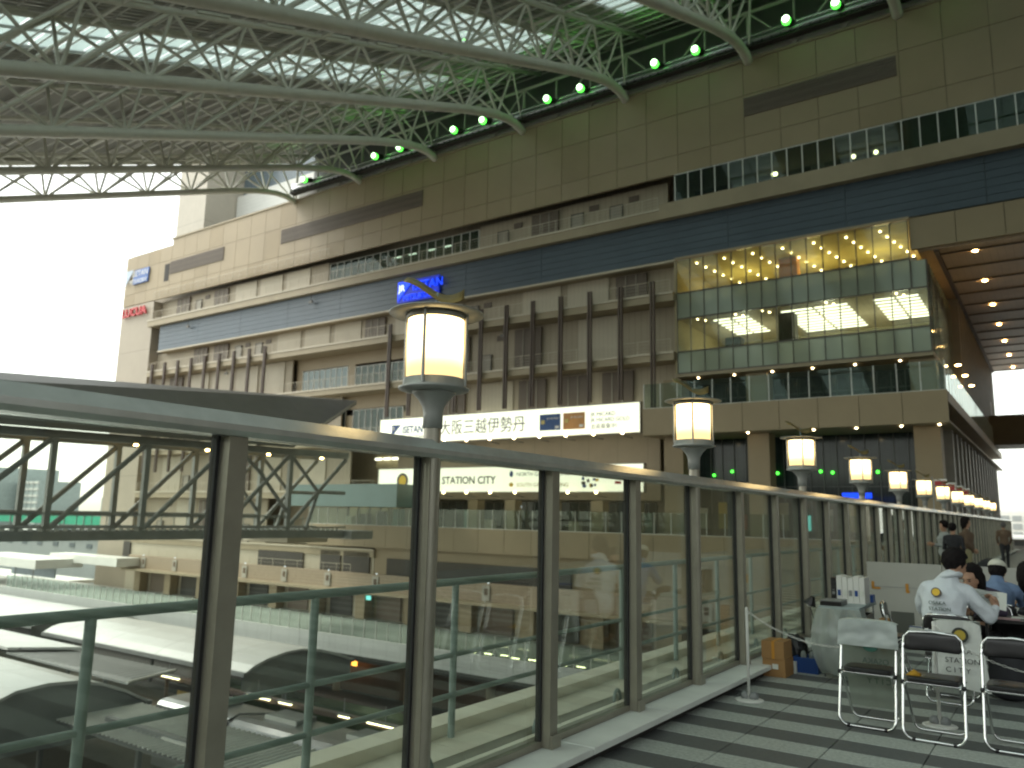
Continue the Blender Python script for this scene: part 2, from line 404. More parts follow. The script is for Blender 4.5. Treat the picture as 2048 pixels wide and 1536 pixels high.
# recess walls : light siding panels, brown louvre doors, doors, by storey
def doorframe(x, z, h=2.2):
    d = box('door', BL, M_door, x, x + 1.2, 63.15, 63.28, z, z + h)
    b = MB(); b.box(x - .08, x, 63.1, 63.28, z, z + h + .08); b.box(x + 1.2, x + 1.28, 63.1, 63.28, z, z + h + .08); b.box(x, x + 1.2, 63.1, 63.28, z + h, z + h + .08)
    b.build('door_frame', d, M_frame)
def louvre(x0, x1, z0, z1, n=3):
    o = box('louvre_panel', BL, M_louv, x0, x1, 63.05, 63.28, z0, z1)
    b = MB()
    for i in range(1, n):
        x = x0 + (x1 - x0) * i / n; b.box(x - .05, x + .05, 63.0, 63.05, z0, z1)
    b.build('louvre_mullion', o, M_door)
for z0, z1, seed, spans in ((28.5, 31.7, 1, [(-104, -72), (-47, -28)]), (20.85, 23.8, 2, [(-104, -28)]), (15.6, 20.1, 3, [(-104, -77), (-58, -28)]),
                     (9.6, 14.9, 4, [(-104, -68), (-58, -28)]), (3.9, 8.9, 5, [(-104, -66)]), (-2.2, 3.1, 6, [(-104, -80)])):
    rnd = random.Random(seed)
    for sx0, sx1 in spans:
        a_ = -107.1 if sx0 < -100 else (sx0 + .1 if z0 > 25 else sx0); c_ = {-28: -26.3, -72: -71.6, -77: -77.05}.get(sx1, sx1)
        box('recess_wall', BL, M_rec, a_ if sx0 != -47 else -48.5, c_ if z0 < 28 or sx1 != -28 else -27.25, 63.3, 63.5, z0, z1 - .02 if z1 < 31 else 31.7)
        x = sx0 + 1
        while x < sx1 - 4:
            k = rnd.random(); 
            if k < .34: louvre(x, x + 3.1, z0, z1 - .25); x += 4.6
            elif k < .66:
                box('siding_panel', BL, M_recl, x, x + 4.4, 63.18, 63.28, z0, z1 - .12); x += 5.2
            elif k < .86: doorframe(x, z0, 2.0 + .15 * rnd.random()); box('vent', BL, M_louv, x + 1.9, x + 2.9, 63.2, 63.28, z1 - 1.1, z1 - .55); x += 4.2
            else: x += 2.6
# upper centre-left windows (offices)
def window(x0, x1, y, z0, z1, n, gm, lit=False, transom=None, mull=M_white, depth=3.5, inner=None, mw=.04):
    wi = box('window', BL, M_white, x0 - .06, x1 + .06, y - .02, y + .12, z0 - .08, z0, None)
    b = MB()
    for i in range(n + 1):
        x = x0 + (x1 - x0) * i / n; b.box(x - mw, x + mw, y - .06, y + .06, z0, z1)
    b.box(x0 + mw, x1 - mw, y - .05, y + .05, z1 - .06, z1)
    if transom: b.box(x0 + mw, x1 - mw, y - .04, y + .04, transom - .03, transom + .03)
    b.build('mullion', wi, mull)
    for i in range(n):
        xa = x0 + (x1 - x0) * i / n + mw; xb = x0 + (x1 - x0) * (i + 1) / n - mw
        box('pane', wi, gm, xa, xb, y - .012, y + .012, z0, z1 - .06)
    return wi
window(-71.4, -48.7, 63.4, 28.55, 31.5, 19, G_win)
window(-26.0, XR, FY, 28.98, 31.65, 33, G_win)
window(-75.8, -68.0, 64.0, 15.65, 18.6, 8, G_blue); window(-66.7, -59.0, 64.0, 15.65, 18.4, 8, G_win)
window(-66.7, -59.0, 64.0, 10.2, 13.3, 8, G_win); window(-75.8, -68, 64.0, 10.2, 13.3, 8, G_blue)
for x0, x1, z0, z1 in ((-77, -57.9, 15.6, 20.1), (-77, -57.9, 9.6, 14.9)):   # wall with openings round the windows
    box('dark_room_sheet', BL, M_interd, x0 + .5, x1 - .5, 65.4, 65.6, z0, z1)  # dark sheet put behind the panes in place of an unlit room
    box('window_wall', BL, M_clad, x0, x1, 63.95, 64.25, z0 + (3.1 if z0 > 15 else 3.8), z1)
    box('window_wall', BL, M_clad, x0, -75.9, 63.95, 64.25, z0, z0 + 3.1); box('window_wall', BL, M_clad, -67.9, -66.8, 63.95, 64.25, z0, z0 + 3.1)
    box('window_wall', BL, M_clad, -58.9, x1, 63.95, 64.25, z0, z0 + 3.1)
# rooms behind the upper windows: back walls and lights
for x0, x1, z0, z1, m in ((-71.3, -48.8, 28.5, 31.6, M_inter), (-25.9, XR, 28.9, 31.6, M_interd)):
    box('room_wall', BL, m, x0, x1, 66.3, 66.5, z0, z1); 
for x in (-62.5, -60.2, -57.2, -55.0): box('ceiling_light', BL, E_fluo, x, x + 1.1, 65.0, 65.25, 31.2, 31.26)
for x in (-18.4, -18.2, -14.9, -11.9, -10.2, -6.4, -3.0, 1.5): ball('room_lamp', BL, E_down, (x, 65.4, 30.9 + .3 * math.sin(x * 3)), .17)
for i in range(8):
    x = -25 + i * 3.3; box('roller_blind', BL, M_recl, x, x + 1.1 + (i % 3) * .9, 64.6, 64.66, 29, 30.2 + (i % 2) * .6)
# blue-grey band
for r in range(6):
    z0 = 23.92 + r * .6
    for i in range(13):
        x0 = -105 + i * 9.3; x1 = min(x0 + 9.27, XR + 2)
        if r < 6: box('band_panel', BL, M_band, x0, x1, FY + .02 + (0 if i < 8 else -.1), FY + .3, z0, z0 + .57)
box('band_backing', BL, M_dark, -105, XR + 2, FY + .3, FY + .5, 23.9, 27.5)
box('band_sill', BL, M_recl, -105, -26.1, FY - .12, FY + .3, 23.68, 23.85)
box('soffit_edge', BL, M_slab, -105, -26.1, FY + .32, 66.5, 23.7, 23.88)
for i in range(7):     # beige beam over the passage
    x0 = -7.75 + 3.0 * i; box('cladding_panel', BL, M_clad, x0, x0 + 2.96, FY, FY + .3, 21.45, 23.85)
# maintenance lamps hanging from the terraces
for x, z in ((-97.5, 27.5), (-72.5, 27.5), (-73.5, 14.9), (-44, 20.1), (-88, 20.1)):
    o = rod('hanging_lamp', BL, M_frame, (x, FY - .4, z), (x, FY - .4, z - .9), .04, 6); box('lamp_shade', o, M_frame, x - .3, x + .3, FY - .5, FY - .3, z - 1.15, z - .9)
# brown fins, in pairs
for x, z0, z1 in [(-58.8 + 3.09 * i, 9.3, 21.95) for i in range(11)] + [(-104.6 + 3.09 * i, 6.5, 21.75) for i in range(9)]:
    if x < -26.9:
        if -60 < x < -29.5: z0 = 11.72
        f = box('fin', BL, M_fin, x - .20, x - .08, FY - .95, FY - .70, z0, z1); box('fin_blade', f, M_fin, x + .08, x + .20, FY - .95, FY - .70, z0, z1)
# tower and plant block on top
box('roof_tower', BL, mat('tower_cladding', (.44, .40, .33), .6, var=.05, joint=[(2, 6, .07, .7), (0, 3, .05, .85)]), -103.3, -96.6, FY + .05, 76, 40.64, 60)
box('roof_tower_wall', BL, mat('white_ribbed_wall', (.66, .66, .62), .6, var=.04, joint=(2, .55, .05, .85)), -96.4, -60, FY + 5, 76, 40.6, 47)
box('roof_tower_glass', BL, mat('plant_glass', (.10, .13, .15), .2, var=.1), -96.4, -60, FY + 6, 76, 47.05, 58)
box('roof_slab', BL, M_grey, -115.6, 40, 62.6, 118, 39.5, 39.9)

# glass box
GB = BL
for lx, ly, lz, le, lc in ((-22, 68, 21.6, 110, (1, .78, .34)), (-16, 68, 21.6, 110, (1, .78, .34)), (-10.5, 68, 21.6, 110, (1, .78, .34)), (-22, 68, 16.6, 80, (1, .95, .75)), (-15, 68, 16.6, 100, (1, .95, .75)), (-9.5, 68, 16.6, 80, (1, .95, .75))):
    pl = bpy.data.lights.new('room_fill_light', 'POINT'); pl.energy = le; pl.color = lc; pl.shadow_soft_size = .6  # added fill light brightening the glass box rooms
    put(bpy.data.objects.new('room_fill_light', pl), BL, Matrix.Translation((lx, ly, lz)))
def boxrow(x0, x1, n, z0, z1, gm, y=FY - .05):
    wi = box('window_sill', BL, M_frame, x0, x1, y - .08, y + .12, z0 - .05, z0 + .05)
    for i in range(n):
        xa = x0 + (x1 - x0) * i / n + .03; xb = x0 + (x1 - x0) * (i + 1) / n - .03
        box('pane', wi, gm, xa, xb, y - .015, y + .015, z0 + .05, z1 - .05)
    for i in range(n + 1):
        x = x0 + (x1 - x0) * i / n; box('mullion', wi, M_frame, x - .03, x + .03, y - .07, y + .07, z0 + .05, z1 - .05)
boxrow(-25.95, -7.85, 15, 20.75, 23.75, G_box)
boxrow(-25.95, -7.85, 15, 18.5, 20.75, G_span); boxrow(-7.8, -6.8, 1, 18.5, 20.6, G_span)
boxrow(-25.95, -6.8, 16, 15.6, 18.5, G_box)
boxrow(-25.95, -6.8, 16, 13.75, 15.6, G_span)
box('window_head', BL, M_slab, -26.1, -7.7, FY - .2, FY + .2, 23.75, 23.95)
box('box_slab', BL, M_slab, -26.0, -6.9, FY + .1, 74, 19.5, 19.9); box('box_slab', BL, M_slab, -26.1, -6.7, FY - .1, 74, 13.45, 13.75)
box('upper_room_ceiling', BL, mat('yellow_ceiling', (.50, .44, .22), .7), -26, -7.7, FY + .2, 74, 23.72, 23.8)
box('upper_room_wall', BL, mat('yellow_wall', (.42, .34, .14), .7), -26, -7.7, 73.5, 73.7, 19.9, 23.7)
box('lower_room_wall', BL, mat('cream_wall', (.45, .42, .30), .7), -26, -7.0, 73.5, 73.7, 13.75, 19.5)
box('room_side_wall', BL, M_inter, -26.2, -26.0, FY, 74, 13.75, 23.7)
box('upper_column', BL, mat('orange_column', (.55, .22, .05), .5), -18.4, -16.9, 66, 67, 19.9, 23.7)
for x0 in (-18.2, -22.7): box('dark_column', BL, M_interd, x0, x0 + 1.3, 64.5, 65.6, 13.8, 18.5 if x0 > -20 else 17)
for x in [-24.6 + 2.45 * i for i in range(8)]:
    for k in range(6):
        ball('downlight', BL, E_down, (x + .25 * k, 63.2 + 1.5 * k, 23.62), (.09, .09, .05))
box('lower_room_ceiling', BL, M_recl, -26, -7.0, FY + .2, 74, 18.56, 18.66)
for x0, x1, n in ((-23.6, -20.4, 7), (-17.9, -12.6, 9), (-10.9, -7.6, 8)):
    for k in range(n):
        y = 64.0 + .98 * k
        for q in range(2):
            xm = x0 + (x1 - x0) * q / 2
            box('fluorescent_light', BL, E_fluo, xm + .1, xm + (x1 - x0) / 2 - .1, y, y + .17, 18.50, 18.55)
for x in (-24.5, -21.2, -19, -14, -9):
    for k in range(2): ball('downlight', BL, E_down, (x + .4 * k, 62.9 + .7 * k, 18.52), (.09, .09, .05))
for i in range(14):
    x = -25.4 + i * 1.32; o = box('interior_partition', BL, M_recl if i % 3 else M_interd, x, x + .7, 62.9, 63.0, 19.9, 20.9 + .25 * (i % 2)); 
for i in range(12):
    x = -25.3 + i * 1.55; box('shop_shelf', BL, M_recl if i % 2 else mat('teal_shelf', (.10, .22, .19), .6), x, x + .9, 63.1, 63.4, 13.8, 15.4 + .5 * ((i * 5) % 3) / 2)
for x in (-24.5, -21.4, -18.3, -15.2, -12.1, -9.0): ball('downlight', BL, E_down, (x, 62.8, 13.40), (.09, .09, .05))
# terrace level wall, glass and columns below the box
box('terrace_slab', BL, M_slab, -28.7, -5.9, FY - 1.2, 118, 9.95, 10.7); 
for i in range(8):
    x = -28.7 + 2.85 * i; box('terrace_fascia', BL, M_clad, x + .02, x + 2.83, FY - 1.3, FY - 1.2, 8.5, 10.75)
box('terrace_soffit', BL, M_slab, -28.7, -5.9, FY - 1.2, 118, 8.5, 8.62)
wi = box('terrace_balustrade', BL, M_white, -28.6, -6, FY - 1.2, FY - 1.12, 10.75, 10.8)
for i in range(16):
    x = -28.6 + 1.506 * i
    if i < 15: box('pane', wi, G_rail, x + .03, x + 1.48, FY - 1.17, FY - 1.15, 10.8, 12.85)
    box('balustrade_post', wi, M_white, x - .03, x + .03, FY - 1.2, FY - 1.12, 10.8, 12.85)
wi = box('side_balustrade', BL, M_white, -6.04, -5.96, FY - 1.1, 112, 10.75, 10.8)
for i in range(26):
    y = FY - 1 + 2 * i; box('balustrade_post', wi, M_white, -6.03, -5.97, y - .03, y + .03, 10.8, 12.85); box('pane', wi, G_rail, -6.01, -5.99, y + .05, y + 1.95, 10.8, 12.8)
def curtain(x0, x1, z0, z1, y=66.3, n=None):
    wi = box('curtain_wall', BL, M_curt, x0, x1, y, y + .15, z0, z1)
    b = MB(); n = n or int((x1 - x0) / 1.0)
    for i in range(n + 1):
        x = x0 + (x1 - x0) * i / n; b.box(x - .03, x + .03, y - .1, y, z0, z1)
    for z in (z0 + .7, (z0 + z1) / 2): b.box(x0, x1, y - .06, y - .01, z - .03, z + .03)
    b.build('mullion', wi, mat('curtain_mullion', (.10, .11, .10), .4))
curtain(-28.4, -7.2, 10.7, 13.4); curtain(-29, -7.2, .3, 8.5); curtain(-58, -30, -.2, 3)
for x0 in (-27.6, -20.4, -8.4):
    box('column', BL, M_clad, x0, x0 + 1.7, FY + .6, FY + 2.2, .3, 8.5); box('column', BL, M_clad, x0, x0 + 1.7, FY + .6, FY + 2.2, 10.7, 13.4)
for i, (x, z) in enumerate(((-22.9, 5.7), (-19.1, 5.5), (-15.7, 5.6), (-14.8, 5.5), (-11.5, 5.5), (-24.5, 5.4))):
    ball('green_reflection', BL, E_green, (x, 66.0, z), .13)  # glowing balls imitate green lights reflected in the curtain glass
for i in range(12): box('reflected_display', BL, [E_cyan, M_recl, M_yel, M_red, M_white, M_inter][i % 6], -27.5 + i * 1.7, -26.8 + i * 1.7, 65.8, 66, .9, 2.1 + .5 * (i % 3))  # solid coloured boxes imitate displays mirrored in the glass
box('blue_lit_sign', BL, E_bluel, -13.2, -11.2, 61.5, 61.6, 3.35, 3.75)
for x in (-24, -20, -15, -12, -9, -6.6):
    ball('downlight', BL, E_down, (x, 61.5, 8.44), (.1, .1, .05))
# street-level concourse slab
box('concourse_slab', BL, M_slab, -70, -5.5, FY - .8, 66.5, -1.95, -1.2)
for i in range(22):
    x = -70 + 3.0 * i; box('concourse_fascia', BL, M_clad, x + .02, min(x + 2.98, -5.5), FY - .92, FY - .8, -1.95, .32)
box('concourse_floor', BL, M_deckw, -70, -5.5, FY - .8, 66.5, .1, .3)
wi = box('concourse_balustrade', BL, M_white, -69.9, -5.6, FY - .9, FY - .84, .32, .37)
for i in range(43):
    x = -69.9 + 1.5 * i
    if x + 1.5 < -5: box('pane', wi, G_rail, x + .03, x + 1.47, FY - .88, FY - .86, .37, 2.1)
    box('balustrade_post', wi, M_white, x - .025, x + .025, FY - .9, FY - .84, .37, 2.12)
# wall above the concourse, between the sign boards
box('sign_wall', BL, mat('bronze_wall', (.20, .16, .11), .6, var=.08, vs=.5, joint=(0, 3, .05, .7)), -59.9, -28.8, 64.5, 64.8, 3.2, 14.9)
box('lit_shop_window', BL, M_inter, -68.9, -60.4, 66.2, 66.45, .3, 2.9); box('lit_shop_window', BL, M_inter, -64.9, -60.9, 66.2, 66.45, 6.6, 8.1)
for i in range(6):
    box('shop_mullion', BL, M_frame, -68.9 + i * 1.7 - .05, -68.9 + i * 1.7 + .05, 66.05, 66.2, .3, 2.9)
    box('shop_light', BL, E_fluo, -68.4 + i * 1.6, -67.5 + i * 1.6, 65.6, 65.75, 2.55, 2.65)
for i in range(3): box('shop_light', BL, E_fluo, -64.7 + i * 1.3, -63.8 + i * 1.3, 65.8, 66.0, 7.6, 7.85)
for i, x in enumerate((-57, -49, -44.5, -40, -35, -31.5)):
    box('pillar', BL, M_clad, x, x + 1.2, 63.2, 64.4, .3, 3.1)
for i in range(16):
    x = -68.5 + i * 2.5; box('shop_display', BL, [M_recl, M_dark, M_interd, mat('teal_shelf', (.1, .22, .19), .6)][i % 4], x, x + 1.1, 65.2, 65.9, .3, 1.2 + .3 * (i % 4))
wtext('shop_lettering', BL, E_cyan, 'Bar', -44.5, 64.3, 1.4, .8)
wtext('shop_lettering', BL, E_whit, 'EXPO', -45.0, 64.3, 2.25, .7)
# lower dark openings, brick balcony
for x0, x1, z0, z1 in ((-78.7, -70.9, -5, -2.9), (-68.0, -64.9, -5, -2.5), (-64.4, -60.5, -5, -2.5), (-107.9, -106.2, -5, -2.9), (-58, -36, -5, -3)):
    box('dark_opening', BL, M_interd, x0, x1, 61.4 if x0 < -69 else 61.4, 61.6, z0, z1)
box('lower_wall', BL, M_recl, -107, -60, 61.6, 66.5, -9.6, -3.0); box('lower_wall', BL, M_clad, -60, -5.6, 61.65, 66.5, -9.6, -1.95)
BRY = 60.0
box('brick_balcony', BL, M_brick, -103.8, -6, BRY, BRY + .4, -6.3, -4.55); box('balcony_floor', BL, M_slab, -103.8, -6, BRY + .4, 61.6, -5.4, -5.0)
box('balcony_canopy', BL, M_slab, -103.5, -6, BRY - 1.2, BRY, -6.45, -6.2)
box('end_canopy', BL, M_white, -118.5, -101, BRY - 3.2, BRY - .1, -5.9, -4.85)
railing(-103.6, -62, BRY + .2, -4.55, .8, 2.0, 2)
for i, x in enumerate([-100.5 + 7.0 * i for i in range(12)]):
    o = box('hanging_poster', BL, mat('poster_grey', (.40, .38, .33), .6), x, x + .85, BRY - .12, BRY - .05, -6.1, -4.75)
    box('poster_print', o, M_brownj, x + .25, x + .65, BRY - .14, BRY - .122, -5.6, -5.0); ball('poster_lamp', BL, E_whit, (x + .9, BRY - .4, -4.45), .07)
for i in range(14):
    x = -102.5 + i * 6.9
    box('pillar', BL, M_clad, x, x + 1.3, BRY + .3, BRY + 1.4, -9.15, -6.45)
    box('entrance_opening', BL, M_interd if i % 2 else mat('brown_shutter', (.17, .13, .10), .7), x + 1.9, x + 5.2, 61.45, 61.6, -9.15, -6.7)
box('green_exit_sign', BL, E_cyan, -60.5, -59.2, 60.5, 60.6, -7.2, -6.8)

# roof lights of the passage
box('passage_soffit', BL, M_sof, -7.3, 16, FY + .35, 118, 21.3, 21.5)
for i in range(14):
    box('soffit_joint', BL, M_sofj, -6.2, 16, 63.6 + 4.12 * i, 63.75 + 4.12 * i, 21.22, 21.3)
box('soffit_joint', BL, M_sofj, -6.3, -6.0, FY + .4, 118, 21.15, 21.3)
for i in range(7):
    y = 63.9 + 8.55 * i
    for x in (-3.8, 1.2, 6.2): ball('soffit_downlight', BL, E_downy, (x, y, 21.22), (.20, .20, .06))
for y in (66, 71, 76.5): ball('soffit_downlight', BL, E_downy, (-5.6, y, 13.3), (.2, .2, .06))
# side wall of passage : glass box side then fins
for i in range(12):
    y = 62.3 + i * 1.2; box('side_mullion', BL, M_frame, -6.85, -6.75, y, y + .08, 13.75, 20.6); box('side_pane', BL, G_span if i % 3 else G_box, -6.82, -6.79, y + .1, y + 1.15, 13.8, 20.5)
box('side_wall', BL, M_clad, -7.6, -7.2, 77, 118, .3, 21.3)
for i in range(20):
    y = 77 + i * 2.1; box('side_fin', BL, mat('grey_fin', (.20, .18, .15), .5), -7.2, -6.2, y, y + .35, 10.8, 21.2)
for i in range(16):
    y = 66 + i * 3.1; box('side_column', BL, mat('grey_fin', (.20, .18, .15), .5), -7.2, -6.3, y, y + .7, .1, 8.5)
cb = box('cross_bridge', BL, mat('dark_bridge', (.14, .12, .08), .6), -8, 16, 106, 112, 10.75, 14.2)
for i in range(14):
    box('bridge_glass_post', cb, M_white, -6 + i * 1.5, -5.95 + i * 1.5, 106, 106.1, 14.25, 15.8)

# ---- signs (top-level things)
def logo_tri(parent, m, x0, x1, z0, z1, y):
    return mesh('logo_triangle', parent, m, [(x0, y, z0), (x1, y, z1), (x0, y, z1), (x0, y + .05, z0), (x1, y + .05, z1), (x0, y + .05, z1)],
         [(0, 1, 2), (5, 4, 3), (0, 3, 4, 1), (1, 4, 5, 2), (2, 5, 3, 0)])
M_navy = mat('navy_print', (.02, .07, .22), .5)
s = root('wall_logo', 'blue store logo with pale triangle high on the pale left end of the facade', 'sign', (-112, FY, 34.8))
box('logo_panel', s, mat('sign_blue', (.05, .13, .40), .45), -113.2, -109.2, FY - .22, FY - .05, 34.9, 36.1)
logo_tri(s, mat('pale_blue', (.40, .48, .58), .5), -115.1, -113.1, 34.8, 37.2, FY - .3)
wtext('logo_lettering', s, M_white, 'iSETAN', -113.3, FY - .35, 36.0, 1.25, sx=1.05); wtext('logo_lettering', s, M_white, 'MITSUKOSHI', -113.9, FY - .35, 34.95, .95, sx=.85)
box('logo_panel', s, mat('sign_blue', (.05, .13, .40), .45), -112.9, -109.1, FY - .20, FY - .04, 36.12, 37.1)
s = root('wall_logo', 'red lettering LUCUA below the blue logo on the pale end wall', 'sign', (-112, FY, 30))
wtext('logo_lettering', s, mat('sign_red', (.55, .05, .06), .5), 'LUCUA', -115.0, FY - .3, 29.9, 1.75, ext=.12, sx=1.12, width=.03)
s = root('lit_wall_sign', 'glowing blue JR store sign on the blue-grey band behind the first lamp', 'sign', (-55.6, FY, 24.4))
box('sign_panel', s, E_blues, -58.5, -52.6, FY - .25, FY - .1, 24.35, 26.75)
logo_tri(s, E_bluel, -58.4, -56.2, 24.5, 26.7, FY - .36)
wtext('sign_lettering', s, E_whit, 'JR', -58.2, FY - .42, 25.6, 1.0, ext=.02); wtext('sign_lettering', s, E_bluel, 'iSETAN', -56.3, FY - .36, 25.5, 1.35, ext=.03)
wtext('sign_lettering', s, E_bluel, 'MITSUKOSHI', -57.6, FY - .36, 24.5, .92, ext=.03, sx=.9)
for si, (x0, x1, z0, z1, lab) in enumerate(((-59.9, -29.3, 8.92, 11.5, 'upper long illuminated sign board with Japanese store name and two bank cards'), (-59.8, -29.0, 3.85, 6.2, 'lower long illuminated sign board reading OSAKA STATION CITY with yellow ring emblem'))):
    s = root('sign_board', lab, 'sign board', ((x0 + x1) / 2, 61.5, z0), 'illuminated sign boards on the facade')
    box('sign_face', s, E_sign, x0, x1, 61.5, 61.9, z0, z1)
    b = MB(); b.box(x0 - .08, x1 + .08, 61.44, 61.95, z1, z1 + .08); b.box(x0 - .08, x1 + .08, 61.44, 61.95, z0 - .08, z0); b.box(x1, x1 + .08, 61.44, 61.95, z0, z1); b.box(x0 - .08, x0, 61.44, 61.95, z0, z1)
    b.build('sign_frame', s, M_door)
    n = 11
    for i in range(n):
        x = x0 + 1.2 + (x1 - x0 - 2.4) * i / (n - 1)
        a = rod('light_bracket', s, M_frame, (x + .5, 61.5, z0 - .5), (x, 60.7, z0 - .35), .05, 6); ball('spotlight', a, E_down, (x - .1, 60.75, z0 - .08), .14)
    if si == 0:
        Y = 61.48
        logo_tri(s, M_navy, -58.2, -56.9, 9.6, 10.85, Y - .02)
        wtext('sign_lettering', s, M_white, 'JR', -58.15, Y - .05, 10.3, .55); wtext('sign_lettering', s, M_navy, 'iSETAN', -56.7, Y, 9.95, 1.05, sx=.85, width=.03); wtext('sign_lettering', s, M_inkg, 'MITSUKOSHI', -57.6, Y, 9.25, .72, sx=.95)
        wtext('sign_lettering', s, M_ink, 'JR大阪三越伊勢丹', -52.9, Y, 9.65, 1.62, sx=.93)
        for xa, m in ((-39.5, M_navy), (-36.95, mat('card_gold', (.55, .27, .08), .5))):
            c = box('bank_card', s, m, xa, xa + 2.25, Y - .02, Y + .02, 9.45, 10.95); box('card_chip', c, mat('gold_chip', (.6, .5, .15), .5), xa + .2, xa + .55, Y - .05, Y - .021, 10.05, 10.4)
            box('card_mark', c, M_white, xa + 1.7, xa + 2.1, Y - .05, Y - .021, 9.6, 9.85); wtext('card_lettering', c, M_white, 'JR MICARD', xa + .8, Y - .03, 10.45, .26)
        wtext('sign_lettering', s, M_ink, 'JR MICARD', -34.1, Y, 10.5, .50); wtext('sign_lettering', s, M_ink, 'JR MICARD GOLD', -34.1, Y, 10.0, .48); wtext('sign_lettering', s, M_ink, '会員募集中!', -34.1, Y, 9.4, .5)
    else:
        Y = 61.48
        disc('emblem_ring', s, mat('ring_brown', (.10, .08, .06), .5), (-56.35, Y - .03, 5.0), .78, .52, .03); disc('emblem_disc', s, mat('emblem_yellow', (.75, .48, .02), .5), (-56.35, Y - .02, 5.0), .52, 0.01, .03)
        wtext('sign_lettering', s, M_ink, 'OSAKA STATION CITY', -54.6, Y, 4.62, 1.02, sx=.98, width=.02)
        ball('emblem_dot', s, M_navy, (-42.6, Y, 5.5), (.22, .03, .3)); wtext('sign_lettering', s, M_inkg, 'NORTH GATE BUILDING', -42.0, Y, 5.3, .52)
        ball('emblem_dot', s, mat('emblem_yellow', (.75, .48, .02), .5), (-42.6, Y, 4.5), (.25, .03, .2)); wtext('sign_lettering', s, mat('ochre_print', (.35, .25, .05), .5), 'SOUTH GATE BUILDING', -42.0, Y, 4.3, .52)
        rnd = random.Random(3)
        for i in range(14):
            ball('map_dot', s, [M_navy, mat('emblem_yellow', (.75, .48, .02), .5), M_ink][i % 3], (-35.3 + rnd.random() * 1.9, Y, 4.3 + rnd.random() * 1.3), (.1 + .14 * rnd.random(), .03, .1 + .12 * rnd.random()))
        wtext('sign_lettering', s, M_inkg, 'OSAKA STATION CITY', -32.9, Y, 5.05, .26); box('map_mark', s, M_red, -31.7, -31.1, Y - .02, Y, 4.5, 4.75)

# ================================================================== STATION ROOF
TX = [-77.3 + 11.62 * i for i in range(9)]
ZL = lambda y: 24.5 + .403 * (y - 18)
nodes = [3.15 + 4.95 * i for i in range(12)]     # 3.15 .. 57.6
for ti, tx in enumerate(TX):
    ordn = ['outermost', 'second', 'third', 'fourth', 'fifth', 'sixth', 'seventh', 'eighth', 'ninth'][ti]
    t = root('roof_truss', '%s white tubular roof truss counted from the open left end of the roof' % ordn, 'roof truss', (tx, 60, 40), 'white roof trusses')
    pts = [(tx, y, ZL(y)) for y in nodes[:-1]] + [(tx, 56.3, 39.75), (tx, 57.8, 40.2), (tx, 59.2, 40.5), (tx, 60.6, 40.6), (tx, 61.6, 40.45), (tx, 62.2, 40.3)]
    pts = [(tx, -10, ZL(-10))] + pts
    tube('lower_chord', t, M_steel, pts, .41 if ti > 1 else .34, 14)
    for sx in (-1.7, 1.7):
        tube('top_chord', t, M_steel, [(tx + sx, y, ZL(y) + 3.9) for y in (-10, 62.5)], .20, 8)
    H = 3.9
    for i, y in enumerate(nodes):
        z = ZL(y) if y < 56 else 40.2
        ball('node', t, M_steel, (tx, y, z), .44 if ti > 1 else .36)
        for sx in (-1.7, 1.7):
            rod('web_member', t, M_steel, (tx, y, z), (tx + sx, y, ZL(y) + H), .115, 7)
            if i < len(nodes) - 1: rod('web_member', t, M_steel, (tx, y, z), (tx + sx, nodes[i + 1], ZL(nodes[i + 1]) + H), .115, 7)
            if i > 0: rod('web_member', t, M_steel, (tx, y, z), (tx + sx, nodes[i - 1], ZL(nodes[i - 1]) + H), .115, 7)
        rod('top_strut', t, M_steel, (tx - 1.7, y, ZL(y) + H), (tx + 1.7, y, ZL(y) + H), .07, 6)
        if i < len(nodes) - 1:
            for sx in (-1.7, 1.7):
                ym = y + 2.47; zz = ZL(ym) + H + .22
                q = mesh('gusset_plate', t, M_steel, [(tx + sx - .35, ym - 1.1, zz - .45), (tx + sx + .35, ym - 1.1, zz - .45), (tx + sx + .35, ym + 1.1, zz + .44), (tx + sx - .35, ym + 1.1, zz + .44),
                    (tx + sx - .35, ym - 1.1, zz - .60), (tx + sx + .35, ym - 1.1, zz - .60), (tx + sx + .35, ym + 1.1, zz + .29), (tx + sx - .35, ym + 1.1, zz + .29)],
                    [(0, 1, 2, 3), (7, 6, 5, 4), (0, 4, 5, 1), (1, 5, 6, 2), (2, 6, 7, 3), (3, 7, 4, 0)])
    rod('web_member', t, M_steel, (tx, 62.2, 40.4), (tx, 62.2, 44.9), .14, 8)
    for sx in (-1.7, 1.7): rod('web_member', t, M_steel, (tx, 62.2, 40.4), (tx + sx, 57.6, ZL(57.6) + H), .1, 8)
# roof skin : deck strips between skylights
RF = root('station_roof', 'vast sloping corrugated roof deck with skylight strips above the station', 'roof', (-20, 20, 30))
ZR = lambda y: ZL(y) + 4.75
def deck(x0, x1, y0, y1):
    v = []; f = []; n = int((x1 - x0) / .45); 
    for i in range(n + 1):
        x = x0 + (x1 - x0) * i / n
        for (xx, dz) in ((x, 0), (x + .2, 0), (x + .24, .1), (x + .41, .1)):
            xx = min(xx, x1)
            v += [(xx, y0, ZR(y0) + dz), (xx, y1, ZR(y1) + dz)]
    for i in range(len(v) // 2 - 1):
        f.append((2 * i, 2 * i + 1, 2 * i + 3, 2 * i + 2))
    nb = len(v); v += [(x0, y0, ZR(y0) + .2), (x1, y0, ZR(y0) + .2), (x1, y1, ZR(y1) + .2), (x0, y1, ZR(y1) + .2)]; f.append((nb, nb + 1, nb + 2, nb + 3))
    return mesh('deck_sheet', RF, M_deckr, v, f)
Y0R, Y1R = -12, 65
sk = [(tx + 5.81 - 2.9, tx + 5.81 + 2.9) for tx in TX[2:8]]
x = -79.3
